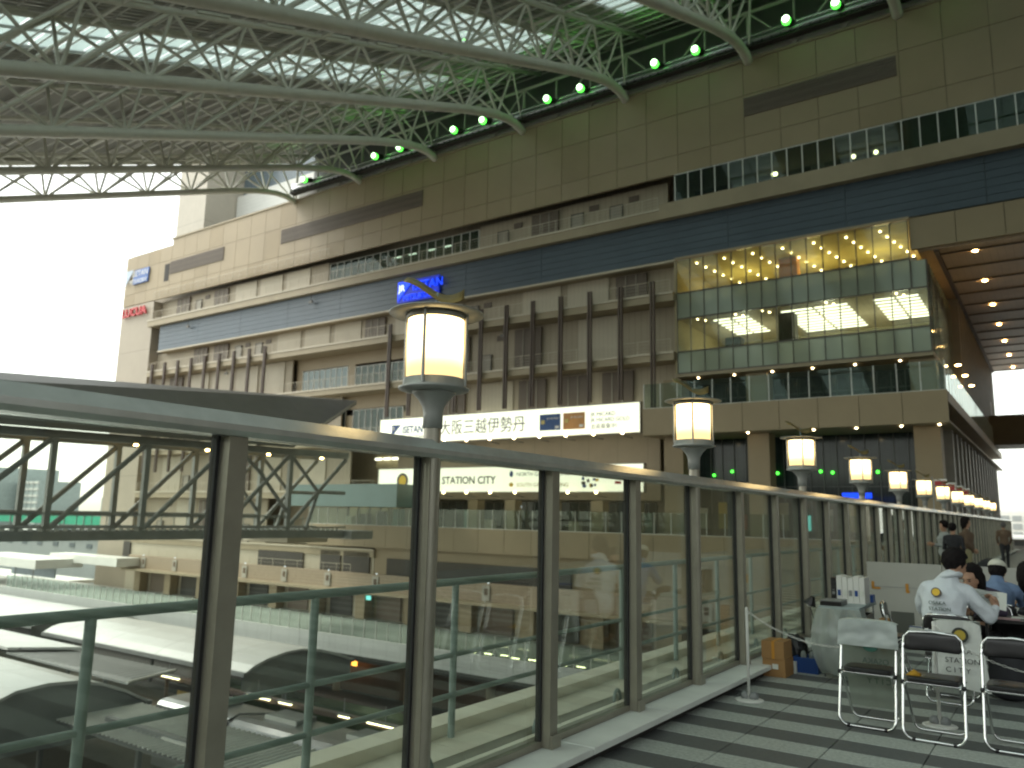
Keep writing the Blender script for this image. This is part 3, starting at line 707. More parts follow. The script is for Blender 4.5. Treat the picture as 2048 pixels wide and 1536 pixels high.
for a, b_ in sk:
    deck(x, a, Y0R, Y1R); deck(a, b_, 56.0, Y1R)
    x = b_
deck(x, 110, Y0R, Y1R)
for k, (a, b_) in enumerate(sk):
    if k < 4:
        ys = [Y0R + 1.66 * i for i in range(42)]
        ys = [y for y in ys if y < 56] 
        for i, y in enumerate(ys):
            y2 = ys[i + 1] if i < len(ys) - 1 else 56.0
            if y2 < 12: continue
            for q in range(2):
                xa = a + 2.9 * q + .04; xb = xa + 2.82
                quadslab('skylight_pane', RF, G_sky, [(xa, y + .05, ZR(y + .05) + .1), (xb, y + .05, ZR(y + .05) + .1), (xb, y2 - .05, ZR(y2 - .05) + .1), (xa, y2 - .05, ZR(y2 - .05) + .1)], .03)
        quadslab('skylight_glazing', RF, G_sky, [(a, Y0R, ZR(Y0R) + .1), (b_, Y0R, ZR(Y0R) + .1), (b_, 11, ZR(11) + .1), (a, 11, ZR(11) + .1)], .03)
    else:
        quadslab('skylight_glazing', RF, G_sky, [(a, Y0R, ZR(Y0R) + .1), (b_, Y0R, ZR(Y0R) + .1), (b_, 56, ZR(56) + .1), (a, 56, ZR(56) + .1)], .03)
    for xx in (a, a + 2.9, b_):
        for i in range(1): 
            y_a, y_b = Y0R, 56
            mesh('glazing_bar', RF, M_deckr, [(xx - .04, y_a, ZR(y_a) - .1), (xx + .04, y_a, ZR(y_a) - .1), (xx + .04, y_b, ZR(y_b) - .1), (xx - .04, y_b, ZR(y_b) - .1),
                  (xx - .04, y_a, ZR(y_a) + .1), (xx + .04, y_a, ZR(y_a) + .1), (xx + .04, y_b, ZR(y_b) + .1), (xx - .04, y_b, ZR(y_b) + .1)],
                 [(0, 1, 2, 3), (7, 6, 5, 4), (0, 4, 5, 1), (1, 5, 6, 2), (2, 6, 7, 3), (3, 7, 4, 0)])
i = 0
y = 1.5
while y < 64:
    big = i % 3 == 1
    rod('purlin', RF, M_purl, (-79.2, y, ZR(y) - .30), (52, y, ZR(y) - .30), .12 if big else .05, 6)
    if big:
        rod('purlin', RF, M_purl, (-79.2, y + .45, ZR(y) - .55), (52, y + .45, ZR(y) - .55), .055, 6)
    i += 1; y += 1.65
rod('edge_beam', RF, M_steel, (-79.3, Y0R, ZR(Y0R) - .3), (-79.3, Y1R, ZR(Y1R) - .3), .28, 8)
for yy in (20, 34, 48): # cross beams tying trusses
    rod('tie_beam', RF, M_steel, (-77.3, yy, ZL(yy) + 3.9), (16, yy, ZL(yy) + 3.9), .14, 8)
box('closing_wall', RF, M_grey, -77.3, 110, 64.85, 65.0, 39.9, 48.6)
# edge truss along the facade
ET = root('edge_truss', 'long tubular edge truss carrying the roof along the top of the facade', 'truss', (-30, 62, 41))
rod('top_chord', ET, M_steel, (-77.3, 62.2, 45.0), (16, 62.2, 45.0), .16, 8)
for k in range(8):
    x0 = TX[k]
    for j in range(3):
        xa = x0 + 11.62 * j / 3; xb = x0 + 11.62 * (j + 1) / 3
        zn = 41.0
        if j: rod('post', ET, M_steel, (xa, 62.2, 40.6), (xa, 62.2, 45), .09, 7)
        if j: mesh('bracket_plate', ET, M_steel, [(xa - .5, 62.1, 41.3), (xa + .5, 62.1, 41.3), (xa, 62.1, 40.6), (xa - .5, 62.2, 41.3), (xa + .5, 62.2, 41.3), (xa, 62.2, 40.6)], [(0, 2, 1), (3, 4, 5), (0, 1, 4, 3), (1, 2, 5, 4), (2, 0, 3, 5)])
        rod('diagonal', ET, M_steel, (xa, 62.2, 45 if j == 0 else 40.8), (xb, 62.2, 40.8 if j < 2 else 45) if j != 1 else (xb, 62.2, 45), .09, 7)
ED = root('pipe_gantry', 'dark service gantry with shiny pipes along the roof edge above the facade', 'gantry', (-30, 60.9, 39.9))
for z, r, m in ((41.55, .30, M_silver), (42.05, .13, M_stain), (41.2, .12, M_dark)):
    rod('pipe', ED, m, (-77, 61.2, z), (16, 61.2, z), r, 12)
b = MB()
for i in range(120):
    xx = -77 + .78 * i; b.box(xx, xx + .06, 60.95, 61.7, 41.05, 41.5)
b.build('pipe_brackets', ED, M_dark); box('cable_tray', ED, M_dark, -77, 16, 60.9, 61.7, 40.95, 41.05)
box('wall_flashing', ED, M_white, -77, 16, 62.45, 62.6, 40.65, 42.2)
gl = [-73.2, -61.3, -57.5, -49.8, -46.0, -38.2, -34.5, -26.9, -23.1, -15.4, -11.6, -3.8]
for i, x in enumerate(gl):
    s = root('green_floodlight', 'glowing green floodlight under the roof edge, %s from the open left end' % ['first', 'second', 'third', 'fourth', 'fifth', 'sixth', 'seventh', 'eighth', 'ninth', 'tenth', 'eleventh', 'twelfth'][i], 'floodlight', (x, 60, 41.6), 'green floodlights along the roof edge')
    pl = bpy.data.lights.new('green_glow', 'SPOT'); pl.energy = 55; pl.color = (.14, 1, .06); pl.shadow_soft_size = .25; pl.spot_size = math.radians(95); pl.spot_blend = .6
    put(bpy.data.objects.new('green_glow', pl), s, Matrix.Translation((x, 59.3, 41.9)) @ Vector((-.35, .75, -.6)).to_track_quat('Z', 'Y').to_matrix().to_4x4())
    ball('lamp_head', s, E_green, (x, 60, 41.6), .36); ball('lamp_core', s, E_greenc, (x + .03, 59.68, 41.6), (.29, .12, .29)); rod('housing', s, M_dark, (x, 60.2, 41.6), (x + .2, 60.9, 41.9), .30, 10)
    rod('bracket', s, M_dark, (x, 60.3, 41.7), (x, 62.1, 42.6), .05, 6)
# unseen: east block added against sky reflections, south building kept low for light
EB = root('east_sky_blocker', 'added unseen dark block shutting out sky reflections at the far right end', 'building', (150, 20, -15)); box('wall', EB, M_grey, 130, 150, -40, 62, -15, 30)
for i in range(10): box('window', EB, M_curt, 129.8, 130, -34 + i * 9.5, -27 + i * 9.5, 3, 8)  # window panels dressing the added east block
SB = root('south_building', 'beige south station building on the near side of the tracks', 'building', (0, -14, 0))
box('wall', SB, M_clad, -60, 60, -30, -23, -15, 9); 
for i in range(10): box('window', SB, M_curt, -58 + i * 12, -49 + i * 12, -23, -22.9, 4, 8)

# ================================================================== LEFT FOOTBRIDGE
FB = root('footbridge', 'grey steel lattice footbridge with tilted roof crossing the tracks beyond the glass fence', 'footbridge', (-52, 30, -.5))
for X in (-50.0, -53.6):
    near = X > -51
    box('bottom_girder', FB, M_bridge, X - .15, X + .15, -8, 47.5, -.45, .12)
    rod('middle_pipe', FB, M_bridge, (X - .1, -8, 1.2), (X - .1, 41.5, 1.2), .15 if not near else .06, 10)
    box('lower_flange', FB, M_bridge, X - .25, X + .25, -8, 47.5, .30, .42)
    mesh('top_girder', FB, M_bridge, [(X - .2, -8, 5.2), (X + .2, -8, 5.2), (X + .2, 47.5, 6.1), (X - .2, 47.5, 6.1), (X - .2, -8, 5.7), (X + .2, -8, 5.7), (X + .2, 47.5, 6.6), (X - .2, 47.5, 6.6)],
         [(3, 2, 1, 0), (4, 5, 6, 7), (0, 1, 5, 4), (1, 2, 6, 5), (2, 3, 7, 6), (3, 0, 4, 7)])
    for i in range(-5, 4):
        y = 23.5 + 6 * i; zt = 5.3 + .0162 * (y + 8)
        box('vertical_post', FB, M_bridge, X - .16, X + .16, y - .17, y + .17, .12, zt)
        if y < 40: rod('diagonal', FB, M_bridge, (X, y + .2, .3), (X, y + 5.9, zt), .18, 8)
    for a, c in (((X, 41.5, .3), (X, 47.3, 6.0)), ((X, 41.5, 6), (X, 44.5, 3.2)), ((X, 44.5, 3.2), (X, 47.4, 6)), ((X, 41.5, .3), (X, 44.5, 3.2)), ((X, 44.5, 3.2), (X, 47.4, 3.2)), ((X, 44.5, 3.2), (X, 43.4, .2)), ((X, 38.5, 4.6), (X, 41.5, 1.5)), ((X, 36.8, 5.9), (X, 39, 4.2))):
        rod('end_strut', FB, M_bridge, a, c, .15, 8)
b = MB()
for i in range(110): b.box(-49.9, -49.84, -8 + i * .5, -7.75 + i * .5, .14, .28)
b.build('deck_edge_ribs', FB, M_stone)
b = MB()
for i in range(56): b.box(-53.4, -53.36, -8 + i, -7.96 + i, .4, 1.3)
b.box(-53.4, -53.36, -8, 47, 1.0, 1.04); b.build('handrail', FB, M_rail)
box('deck', FB, M_brroof, -53.5, -50.1, -8, 47.5, -.2, .0)
quadslab('roof', FB, M_brroof, [(-48.6, -10, 5.9), (-48.6, 40.5, 6.8), (-57, 55, 12.6), (-57, -10, 7.9)], .35)
b = MB()
for i in range(24):
    t = i / 23; a = Vector((-48.6, -10 + 50.5 * t, 5.9 + 1.0 * t - .36)); c = Vector((-57, -10 + 65 * t, 7.9 + 4.7 * t - .36)); b.tube([a, c], .035, 4)
b.build('roof_seam', FB, M_dark)
for i in range(7):
    y = 13 + i * 5.5; ball('lamp', FB, E_downy, (-51.5, y, 5.35 + .0162 * y), (.16, .16, .08))
box('landing_block', FB, M_bridge, -66, -49, 47.5, 50, -.6, .1); box('landing_fascia', FB, M_recl, -66.5, -60, 50, 55, -1.3, -.2)
box('link_corridor', FB, mat('teal_link', (.12, .20, .20), .3, var=.1), -67, -52, 56, 61.3, 2.2, 4.4)

# ================================================================== PLATFORM CANOPIES AND DECK
DK = root('raised_walkway', 'long white walkway deck with glass balustrade between canopies and store', 'walkway', (-60, 55, -9.2))
box('deck_floor', DK, M_deckw, -135, 30, 51.5, 61.4, -9.6, -9.2)
for i in range(40): box('deck_fascia', DK, M_fascia, -135 + 4 * i, -131.03 + 4 * i, 51.3, 51.5, -10.65, -9.15)
box('deck_beam', DK, M_dark, -135, 30, 51.6, 60.8, -11.2, -10.7)
bal = box('balustrade', DK, M_white, -135, 30, 51.34, 51.4, -9.15, -9.1)
for i in range(100):
    x = -118 + 1.4 * i
    if x > 24: break
    box('pane', bal, G_rail, x + .03, x + 1.37, 51.36, 51.38, -9.1, -7.6); box('balustrade_post', bal, M_white, x - .03, x + .03, 51.33, 51.41, -9.1, -7.55)
for i in range(18): rod('deck_pier', DK, M_slab, (-130 + 9 * i, 55.5, -10.7), (-130 + 9 * i, 55.5, -15), .5, 10)
for i, (x, z) in enumerate(((-59.2, -12), (-57.8, -12.2), (-56.6, -12.4), (-56.2, -11.6), (-55.2, -12.3), (-54.9, -11.9))):
    box('shop_light', DK, E_amb, x, x + .6, 54.4, 54.5, z, z + .45)
box('shop_front', DK, mat('rust_front', (.09, .045, .02), .7), -62, 20, 55.4, 55.6, -14.8, -11.3)
for i in range(14): box('floor_light', DK, E_plat, -40 + i * 1.4, -39.3 + i * 1.4, 52.2 + .25 * (i % 3), 52.28 + .25 * (i % 3), -9.19, -9.15)

def vault(name, label, m, x0, x1, arc, th=.18, group=None, endm=None, base=None, cat='canopy'):
    """vault along X; arc = list of (y, z)"""
    r = root(name, label, cat, ((x0 + x1) / 2, arc[0][0], base or -13.7), group)
    v = []; f = []; n = len(arc)
    for x in (x0, x1):
        for dz in (0, -th):
            v += [(x, y, z + dz) for y, z in arc]
    for i in range(n - 1):
        f += [(i, 2 * n + i, 2 * n + i + 1, i + 1), (n + i + 1, 3 * n + i + 1, 3 * n + i, n + i), (2 * n + i, 3 * n + i, 3 * n + i + 1, 2 * n + i + 1), (i + 1, n + i + 1, n + i, i)]
    mesh('roof_sheet', r, m, v, f)
    for i, (y, z) in enumerate((arc[0], arc[-1])): box('gutter', r, M_grey, x0, x1, y - .18, y + .18, z - .3, z - .02)
    if endm:
        zb = min(a[1] for a in arc) - 1.6
        v = [(x1 - .4, y, z - th - .02) for y, z in arc] + [(x1 - .4, y, zb) for y, z in arc] + [(x1 - .25, y, z - th - .02) for y, z in arc] + [(x1 - .25, y, zb) for y, z in arc]
        f = []
        for i in range(n - 1): f += [(i, i + 1, n + i + 1, n + i), (2 * n + i + 1, 2 * n + i, 3 * n + i, 3 * n + i + 1)]
        mesh('gable_panel', r, endm, v, f)
    for i in range(int((x1 - x0) / 9)):
        rod('canopy_post', r, M_grey, (x1 - 2 - 9 * i, (arc[0][0] + arc[-1][0]) / 2, -13.7), (x1 - 2 - 9 * i, (arc[0][0] + arc[-1][0]) / 2, min(a[1] for a in arc) - .2), .16, 8)
    return r
arcA = [(37.6, -9.75), (38.3, -9.35), (39.5, -9.0), (41, -8.75), (42.6, -8.7), (44.4, -8.95), (46, -9.4), (48, -10.1)]
vault('platform_canopy', 'long white vaulted platform canopy just in front of the glass-railed deck', M_vault, -78, -48.6, arcA, group='platform canopies', endm=M_gable)
vault('platform_canopy', 'white vaulted canopy in line behind the first, further to the left', M_vault, -140, -80, [(y, z + .35) for y, z in arcA], group='platform canopies', endm=M_gable)
vault('platform_canopy', 'big near white vaulted canopy with curved grey gable at the lower left edge', M_vault, -110, -47, [(19, -9.6), (20.2, -8.75), (21.6, -8.2), (23.2, -8.05), (24.8, -8.15), (26.3, -8.5), (27.8, -9.1), (29.4, -10)], group='platform canopies', endm=M_gable)
# flat grey sheet roofs
fl = root('lean_to_roof', 'flat grey metal lean-to roof between the two vaulted canopies', 'roof', (-56, 32, -13.7), 'flat metal roofs beside the tracks')
quadslab('roof_sheet', fl, M_grey, [(-68, 30.2, -9.55), (-49.6, 29.4, -9.3), (-52.2, 34.4, -9.55), (-68, 34.8, -9.8)], .14)
rod('edge_trim', fl, M_white, (-49.6, 29.4, -9.3), (-52.2, 34.4, -9.55), .1, 6)
for i in range(22): rod('roof_seam', fl, M_corr, (-67.2 + i * .8, 30.1, -9.53 + .013 * i), (-67.3 + i * .72, 34.6, -9.76 + .011 * i), .02, 4)
for p in ((-55, 31), (-62, 32)): rod('roof_post', fl, M_grey, (p[0], p[1], -13.7), (p[0], p[1], -9.7), .15, 8)
fl = root('lean_to_roof', 'white metal sheet roof left of the grey lean-to roof', 'roof', (-80, 32, -13.7), 'flat metal roofs beside the tracks')
quadslab('roof_sheet', fl, M_vault, [(-120, 30.2, -9.2), (-67.9, 30.2, -9.2), (-65.2, 34.6, -9.4), (-120, 35, -9.5)], .2)
for p in ((-80, 32), (-100, 32)): rod('roof_post', fl, M_grey, (p[0], p[1], -13.7), (p[0], p[1], -9.5), .15, 8)
def corr(name, label, x0, x1, y0, y1, z, step=.42):
    r = root(name, label, 'roof', ((x0 + x1) / 2, (y0 + y1) / 2, -13.7), 'corrugated roofs below the bridge')
    box('roof_sheet', r, M_corr, x0, x1, y0, y1, z - .15, z)
    b = MB(); n = int((x1 - x0) / step)
    for i in range(n): b.box(x0 + i * step, x0 + i * step + .09, y0, y1, z + .004, z + .10)
    o = b.build('roof_rib', r, mat('rib_light', (.80, .82, .78), .45)); o['kind'] = 'stuff'
    b = MB(); 
    for p in range(int((x1 - x0) / 8)): b.box(x0 + 4 + 8 * p, x0 + 4.25 + 8 * p, (y0 + y1) / 2 - .12, (y0 + y1) / 2 + .12, -13.7, z - .16)
    b.build('roof_post', r, M_grey)
corr('corrugated_roof', 'dark corrugated roof with pale ribs below the near vault', -46.4, -8, 23.6, 28.6, -10.0)
corr('corrugated_roof', 'second corrugated roof strip at the bottom left corner', -75, -8, 12.5, 18.0, -10.2)
bx = root('roof_hatch', 'low grey roof hatch with pale ridge on the corrugated roof', 'hatch', (-41, 26, -10)); box('hatch_body', bx, M_grey, -44, -34, 25.0, 25.35, -9.95, -9.7); box('hatch_lid', bx, M_white, -38.5, -33.5, 24.9, 25.0, -9.93, -9.8)
# train
TR = root('commuter_train', 'silver commuter train with rounded roof edge standing at the platform', 'train', (-40, 32, -15))
arcT = [(29.7, -11.1), (29.7, -10.5), (29.78, -10.25), (30.0, -10.05), (30.4, -9.95), (31.6, -9.92), (32.4, -9.98), (32.8, -10.2), (33.0, -10.5), (33.0, -11.1)]
for x0, x1 in ((-46.8, -27.4), (-27.0, -7.5), (-7.1, 12)):
    v = []; f = []; n = len(arcT)
    for x in (x0, x1): v += [(x, y, z) for y, z in arcT]
    for i in range(n - 1): f.append((i, i + 1, n + i + 1, n + i))
    f += [tuple(range(n)), tuple(reversed(range(n, 2 * n)))]
    c = mesh('carriage_roof', TR, M_silver, v, f, False); box('carriage_body', c, M_silver, x0, x1, 29.72, 32.98, -14.2, -11.1)
    for k in range(5): box('carriage_window', c, M_interd, x0 + 1.5 + k * 3.6, x0 + 3.6 + k * 3.6, 29.66, 29.72, -12.6, -11.7)
    for k in range(3):
        xx = x0 + 2.4 + k * 6.5; h = box('roof_unit', c, M_grey, xx, xx + 2.6, 30.9, 32.3, -9.95, -9.7); box('unit_edge', c, M_white, xx, xx + 2.6, 30.82, 30.9, -9.95, -9.72)
tube('cable_loop', TR, M_rub, [(-39.8, 29.66, -10.6), (-39.75, 29.75, -10.15), (-39.5, 30.3, -9.85), (-38.2, 31.2, -9.8), (-37.8, 32.4, -9.85)], .06, 6)
# platform lights
for i, (x0, x1) in enumerate(((-58.2, -55.7), (-47.6, -45.2), (-44.2, -43.0), (-38.5, -37.6), (-36.0, -33.0), (-31, -28))):
    s = root('platform_light', 'glowing yellow strip light over the platform edge, %s from the left' % ['first', 'second', 'third', 'fourth', 'fifth', 'sixth'][i], 'strip light', (x0, 37, -11), 'strip lights over the far platform')
    box('tube', s, E_plat, x0, x1, 37.0, 37.12, -11.05, -10.95); rod('hanger', s, M_grey, ((x0 + x1) / 2, 37.06, -10.95), ((x0 + x1) / 2, 37.06, -9.9), .03, 6); box('tray', s, M_grey, x0 - .1, x1 + .1, 36.9, 37.2, -10.95, -10.85)
s = root('platform_gantry', 'dark service beam with ochre panels above the far platform', 'gantry', (-40, 37.5, -13.7))
box('beam', s, M_fin, -60, 10, 37.3, 37.9, -11.3, -11.05)
for i in range(9): rod('post', s, M_fin, (-58 + 8 * i, 37.6, -13.7), (-58 + 8 * i, 37.6, -11.3), .14, 8); box('ochre_panel', s, M_yel, -57.5 + 8 * i, -52.5 + 8 * i, 38.2, 38.3, -13.6, -12.2)
b_ = root('blue_tarpaulin', 'bright blue tarpaulin patch on the platform below the strip lights', 'tarpaulin', (-47, 36, -12.5)); box('sheet', b_, mat('blue_tarp', (.01, .10, .62), .6), -50.5, -47.3, 35.6, 36.6, -12.35, -12.25)
rod('support_post', b_, M_grey, (-49, 36.1, -15), (-49, 36.1, -12.35), .1, 6)

# far city on the left
CT = [(-395, -365, 150, 175, 17.5, 'tall grey office block with white floor bands left of the store', True), (-362, -345, 158, 175, 12, 'narrower office block joined to the right of the tall one', True),
      (-345, -300, 190, 210, 4.5, 'low pale city block behind the footbridge posts', False), (-318, -285, 170, 185, 5.5, 'white city block just left of the store corner', False), (-460, -400, 170, 190, 12, 'brown block at the left edge of the skyline', False)]
for x0, x1, y0, y1, z1, lab, bands in CT:
    s = root('city_building', lab, 'building', ((x0 + x1) / 2, y0, -15), 'distant city buildings')
    box('wall', s, mat('hazy_city_glass', (.40, .46, .46), .4) if bands else M_city, x0, x1, y0, y1, -15, z1)  # banded blocks: glass colour paled to carry the distance haze
    if bands:
        z = -8
        while z < z1 - 1: box('floor_band', s, M_white, x0 - .2, x1 + .2, y0 - .3, y0, z, z + .75); z += 2.7
        for q in range(5): box('mullion', s, M_city, x0 + (x1 - x0) * q / 4 - .2, x0 + (x1 - x0) * q / 4 + .2, y0 - .4, y0 - .31, -10, z1)
    else:
        for q in range(4):
            for k in range(3): box('window', s, M_cityw, x0 + 3 + q * 9, x0 + 8 + q * 9, y0 - .1, y0, z1 - 3.5 - 4 * k, z1 - 1.5 - 4 * k)
s = root('netting_fence', 'bright green netting fence in front of the distant city', 'fence', (-200, 100, -15)); 
for i in range(14): box('net_panel', s, M_bodygreen, -270 + 9.5 * i, -260.8 + 9.5 * i, 100, 100.15, -2.6, -.3); 
b = MB(); [b.box(-270 + 9.5 * i, -269.8 + 9.5 * i, 99.8, 100, -15, 0) for i in range(15)]; b.build('fence_post', s, M_grey)
s = root('grey_depot', 'long pale grey depot building below the footbridge at left', 'building', (-160, 82, -15))
box('wall', s, mat('depot_wall', (.30, .33, .33), .6, var=.05), -205, -128, 82, 95, -15, -4.2); box('roof', s, M_white, -206, -127, 81.5, 95.5, -4.2, -3.8)
for i in range(9): box('window', s, M_cityw, -190 + 6.6 * i, -188 + 6.6 * i, 81.9, 82, -6.3, -5.4)
s = root('white_kiosk_roof', 'white flat canopy on posts beside the end of the brick balcony', 'canopy', (-118, 59, -9))
box('roof', s, M_white, -134, -112, 52, 58.2, -6.6, -5.4); box('shade_panel', s, mat('pale_blue', (.40, .48, .58), .5), -131, -118, 57.5, 57.7, -8.4, -6.6)
for i in range(5): rod('post', s, M_grey, (-133 + 5 * i, 52.3, -9.2), (-133 + 5 * i, 52.3, -6.6), .08, 6)
s = root('white_train_shed', 'long low white shed roof at the left edge beyond the deck', 'roof', (-190, 66, -15)); box('roof_sheet', s, M_white, -260, -130, 63, 70, -10.4, -9.9); box('wall', s, M_city, -259, -131, 64, 69, -15, -10.4)
s = root('distant_office', 'white office block with grid of windows beyond the passage', 'building', (0, 190, 0))
box('wall', s, M_white, -18, 30, 190, 200, -3, 4.6)
for i in range(12):
    for k in range(4): box('window', s, mat('dist_window', (.32, .34, .34), .5), -17 + 2.1 * i, -15.4 + 2.1 * i, 189.9, 190, -2.2 + 1.6 * k, -1.1 + 1.6 * k)
g = box('forecourt', None, mat('pale_paving', (.45, .45, .43), .8), -30, 60, 118.2, 260, -.2, -.004); struct(g, 'pale paved forecourt beyond the passage')

# ================================================================== WALKWAY (near)
fl = box('walkway_slab', None, M_slab, -2.62, 9, -8, 118.1, -1.2, -.03); struct(fl, 'structural slab of the paved walkway bridge')
PV = root('walkway_paving', 'striped dark and pale granite paving of the walkway', 'paving', (0, 5, 0), kind='structure'); del PV['category']
ytile = 4.4; row = 0
def tile_me(m, w):
    bm = bmesh.new(); bmesh.ops.create_cube(bm, size=1); bmesh.ops.scale(bm, vec=(w - .006, .294, .03), verts=bm.verts)
    top = [e for e in bm.edges if all(v.co.z > 0 for v in e.verts)]; bmesh.ops.bevel(bm, geom=top, offset=.003, segments=1, affect='EDGES')
    me = bpy.data.meshes.new('tile'); bm.to_mesh(me); bm.free(); me.materials.append(m); return me
TL, TD = tile_me(M_tl, .6), tile_me(M_td, .6)
rr = random.Random(5)
for row in range(44):
    y = 4.4 + .3 * row + .15
    light = row % 2 == 1
    n = 8 if row < 30 else 6
    for i in range(n):
        x = -2.7 + .6 * i + .3 + (.0 if light else .0)
        if n * 0 + x - .3 > .6 + (y - 5) * .0 + .6: break
        o = bpy.data.objects.new('tile', TL if light else TD)
        put(o, PV, Matrix.Translation((x, y, -.015 + (rr.random() - .5) * .001)))
b1, b2 = MB(), MB()
for row in range(44, 380):
    y = 4.4 + .3 * row; (b1 if row % 2 else b2).box(-2.7, 9, y + .004, y + .296, -.03, -.001)
for row in range(-40, 0):
    y = 4.4 + .3 * row; (b1 if row % 2 else b2).box(-2.7, 9, y + .004, y + .296, -.03, -.001)
for row in range(44):
    y = 4.4 + .3 * row; n = 8 if row < 30 else 6
    (b1 if row % 2 else b2).box(-2.7 + .6 * min(n, 7 if n == 8 else 6) + .004, 9, y + .004, y + .296, -.03, -.001)
o = b1.build('pale_band', PV, M_tl); o['kind'] = 'stuff'; o = b2.build('dark_band', PV, M_td); o['kind'] = 'stuff'

# glass fence with lamps ------------------------------------------------
PSP = 1.27; FX = -2.90
GF = root('glass_fence', 'tall glass fence with stainless posts and broad top rail along the walkway', 'fence', (FX, 20, 0))
NP = 48
py0 = 3.33 - 2 * PSP
# base structure
box('curb_shadow_riser', GF, M_dark, -2.86, -2.70, py0 - 3, 62, -.03, .07)  # coloured near black for the shadow gap under the stones
k = 0; y = py0 - 2 * PSP + .17
bm = bmesh.new(); bmesh.ops.create_cube(bm, size=1); bmesh.ops.scale(bm, vec=(.27, PSP - .012, .045), verts=bm.verts); bmesh.ops.bevel(bm, geom=bm.edges[:], offset=.004, segments=1, affect='EDGES')
me_c = bpy.data.meshes.new('curb_stone'); bm.to_mesh(me_c); bm.free(); me_c.materials.append(M_stone)
while y < 62:
    put(bpy.data.objects.new('curb_stone', me_c), GF, Matrix.Translation((-2.745, y + PSP / 2, .0925))); y += PSP
box('sill_channel', GF, M_post, -2.93, -2.882, py0 - 3, 62, .02, .155)
box('sill_bead', GF, M_stone2, -2.975, -2.932, py0 - 3, 62, .10, .175)
tp = MB()
prof = [(-2.77, 1.905), (-2.77, 1.93), (-2.81, 1.985), (-2.94, 1.985), (-2.97, 1.95), (-2.97, 1.905), (-2.93, 1.885), (-2.80, 1.885)]
ya, yb = py0 - 3, 61
v = [(x, ya, z) for x, z in prof] + [(x, yb, z) for x, z in prof]; n = len(prof)
f = [(i, (i + 1) % n, n + (i + 1) % n, n + i) for i in range(n)] + [tuple(range(n)), tuple(reversed(range(n, 2 * n)))]
mesh('top_rail', GF, M_stain, v, f)
for i in range(NP):
    y = py0 + PSP * i
    if y > 60.5: break
    is_l = (i - 2) % 3 == 0 and i >= 2 and i < 38
    p = box('post', GF, M_post, -2.915, -2.815, y - .045, y + .045, .0 if False else .117, 1.884)
    box('base_shoe', p, M_post, -2.808, -2.795, y - .05, y + .06, .117, .20)
    box('gasket', p, M_rub, -2.918, -2.878, y - .062, y - .046, .156, 1.884)
    box('gasket', p, M_rub, -2.918, -2.878, y + .046, y + .056, .156, 1.884)
    g_ = box('glass_pane', GF, G_fence, -2.905, -2.891, y + .058, y + PSP - .064, .156, 1.884)
# outer kerb, gutter, pipe railing
GU = root('bridge_kerb', 'stepped white stone kerb with tiled gutter outside the glass fence', 'kerb', (-3.5, 20, 0), kind='structure'); del GU['category']
yy = -3.
i = 0
while yy < 62:
    box('gutter_tile', GU, M_ttop if i % 2 else M_ttd, -3.54, -2.98, yy, yy + .294, -.14, -.105) if yy > 0 and yy < 30 else (box('gutter_tile', GU, M_ttop if i % 2 else M_ttd, -3.54, -2.98, yy, yy + .29, -.14, -.105) if yy < 0 else None)
    yy += .3; i += 1
box('gutter_tile', GU, M_ttop, -3.54, -2.98, 30, 62, -.14, -.105)
yy = -3.
while yy < 62:
    L = 1.27
    box('kerb_stone', GU, M_stone2, -3.88, -3.545, yy + .005, yy + L - .005, -.16, -.03)
    box('upstand_stone', GU, M_stone2, -4.10, -3.885, yy + .005, yy + L - .005, -.2, .055)
    yy += L
box('edge_beam', GU, M_slab, -4.1, -3.0, -3, 62, -1.2, -.2)
PR = root('pipe_railing', 'green-grey three-bar pipe railing on the kerb outside the glass fence', 'railing', (-3.7, 10, 0))
for z, r in ((1.09, .027), (.57, .019), (.29, .019)): rod('rail', PR, M_rail, (-3.76, -3, z), (-3.76, 61, z), r, 12)
for i in range(48):
    y = 2.02 + 1.355 * (i - 2)
    if y < 61: p = rod('baluster', PR, M_rail, (-3.76, y, .0), (-3.76, y, 1.075), .026, 12)
for i in range(34):
    y = 4.15 + 1.34 * (i - 1)
    s = tube('lifting_ring', GU, M_rail, [(-3.50, y - .055 , -.11), (-3.50, y - .06, -.03), (-3.50, y - .035, .015), (-3.50, y, .03), (-3.50, y + .035, .015), (-3.50, y + .06, -.03), (-3.50, y + .055, -.11)], .016, 6)

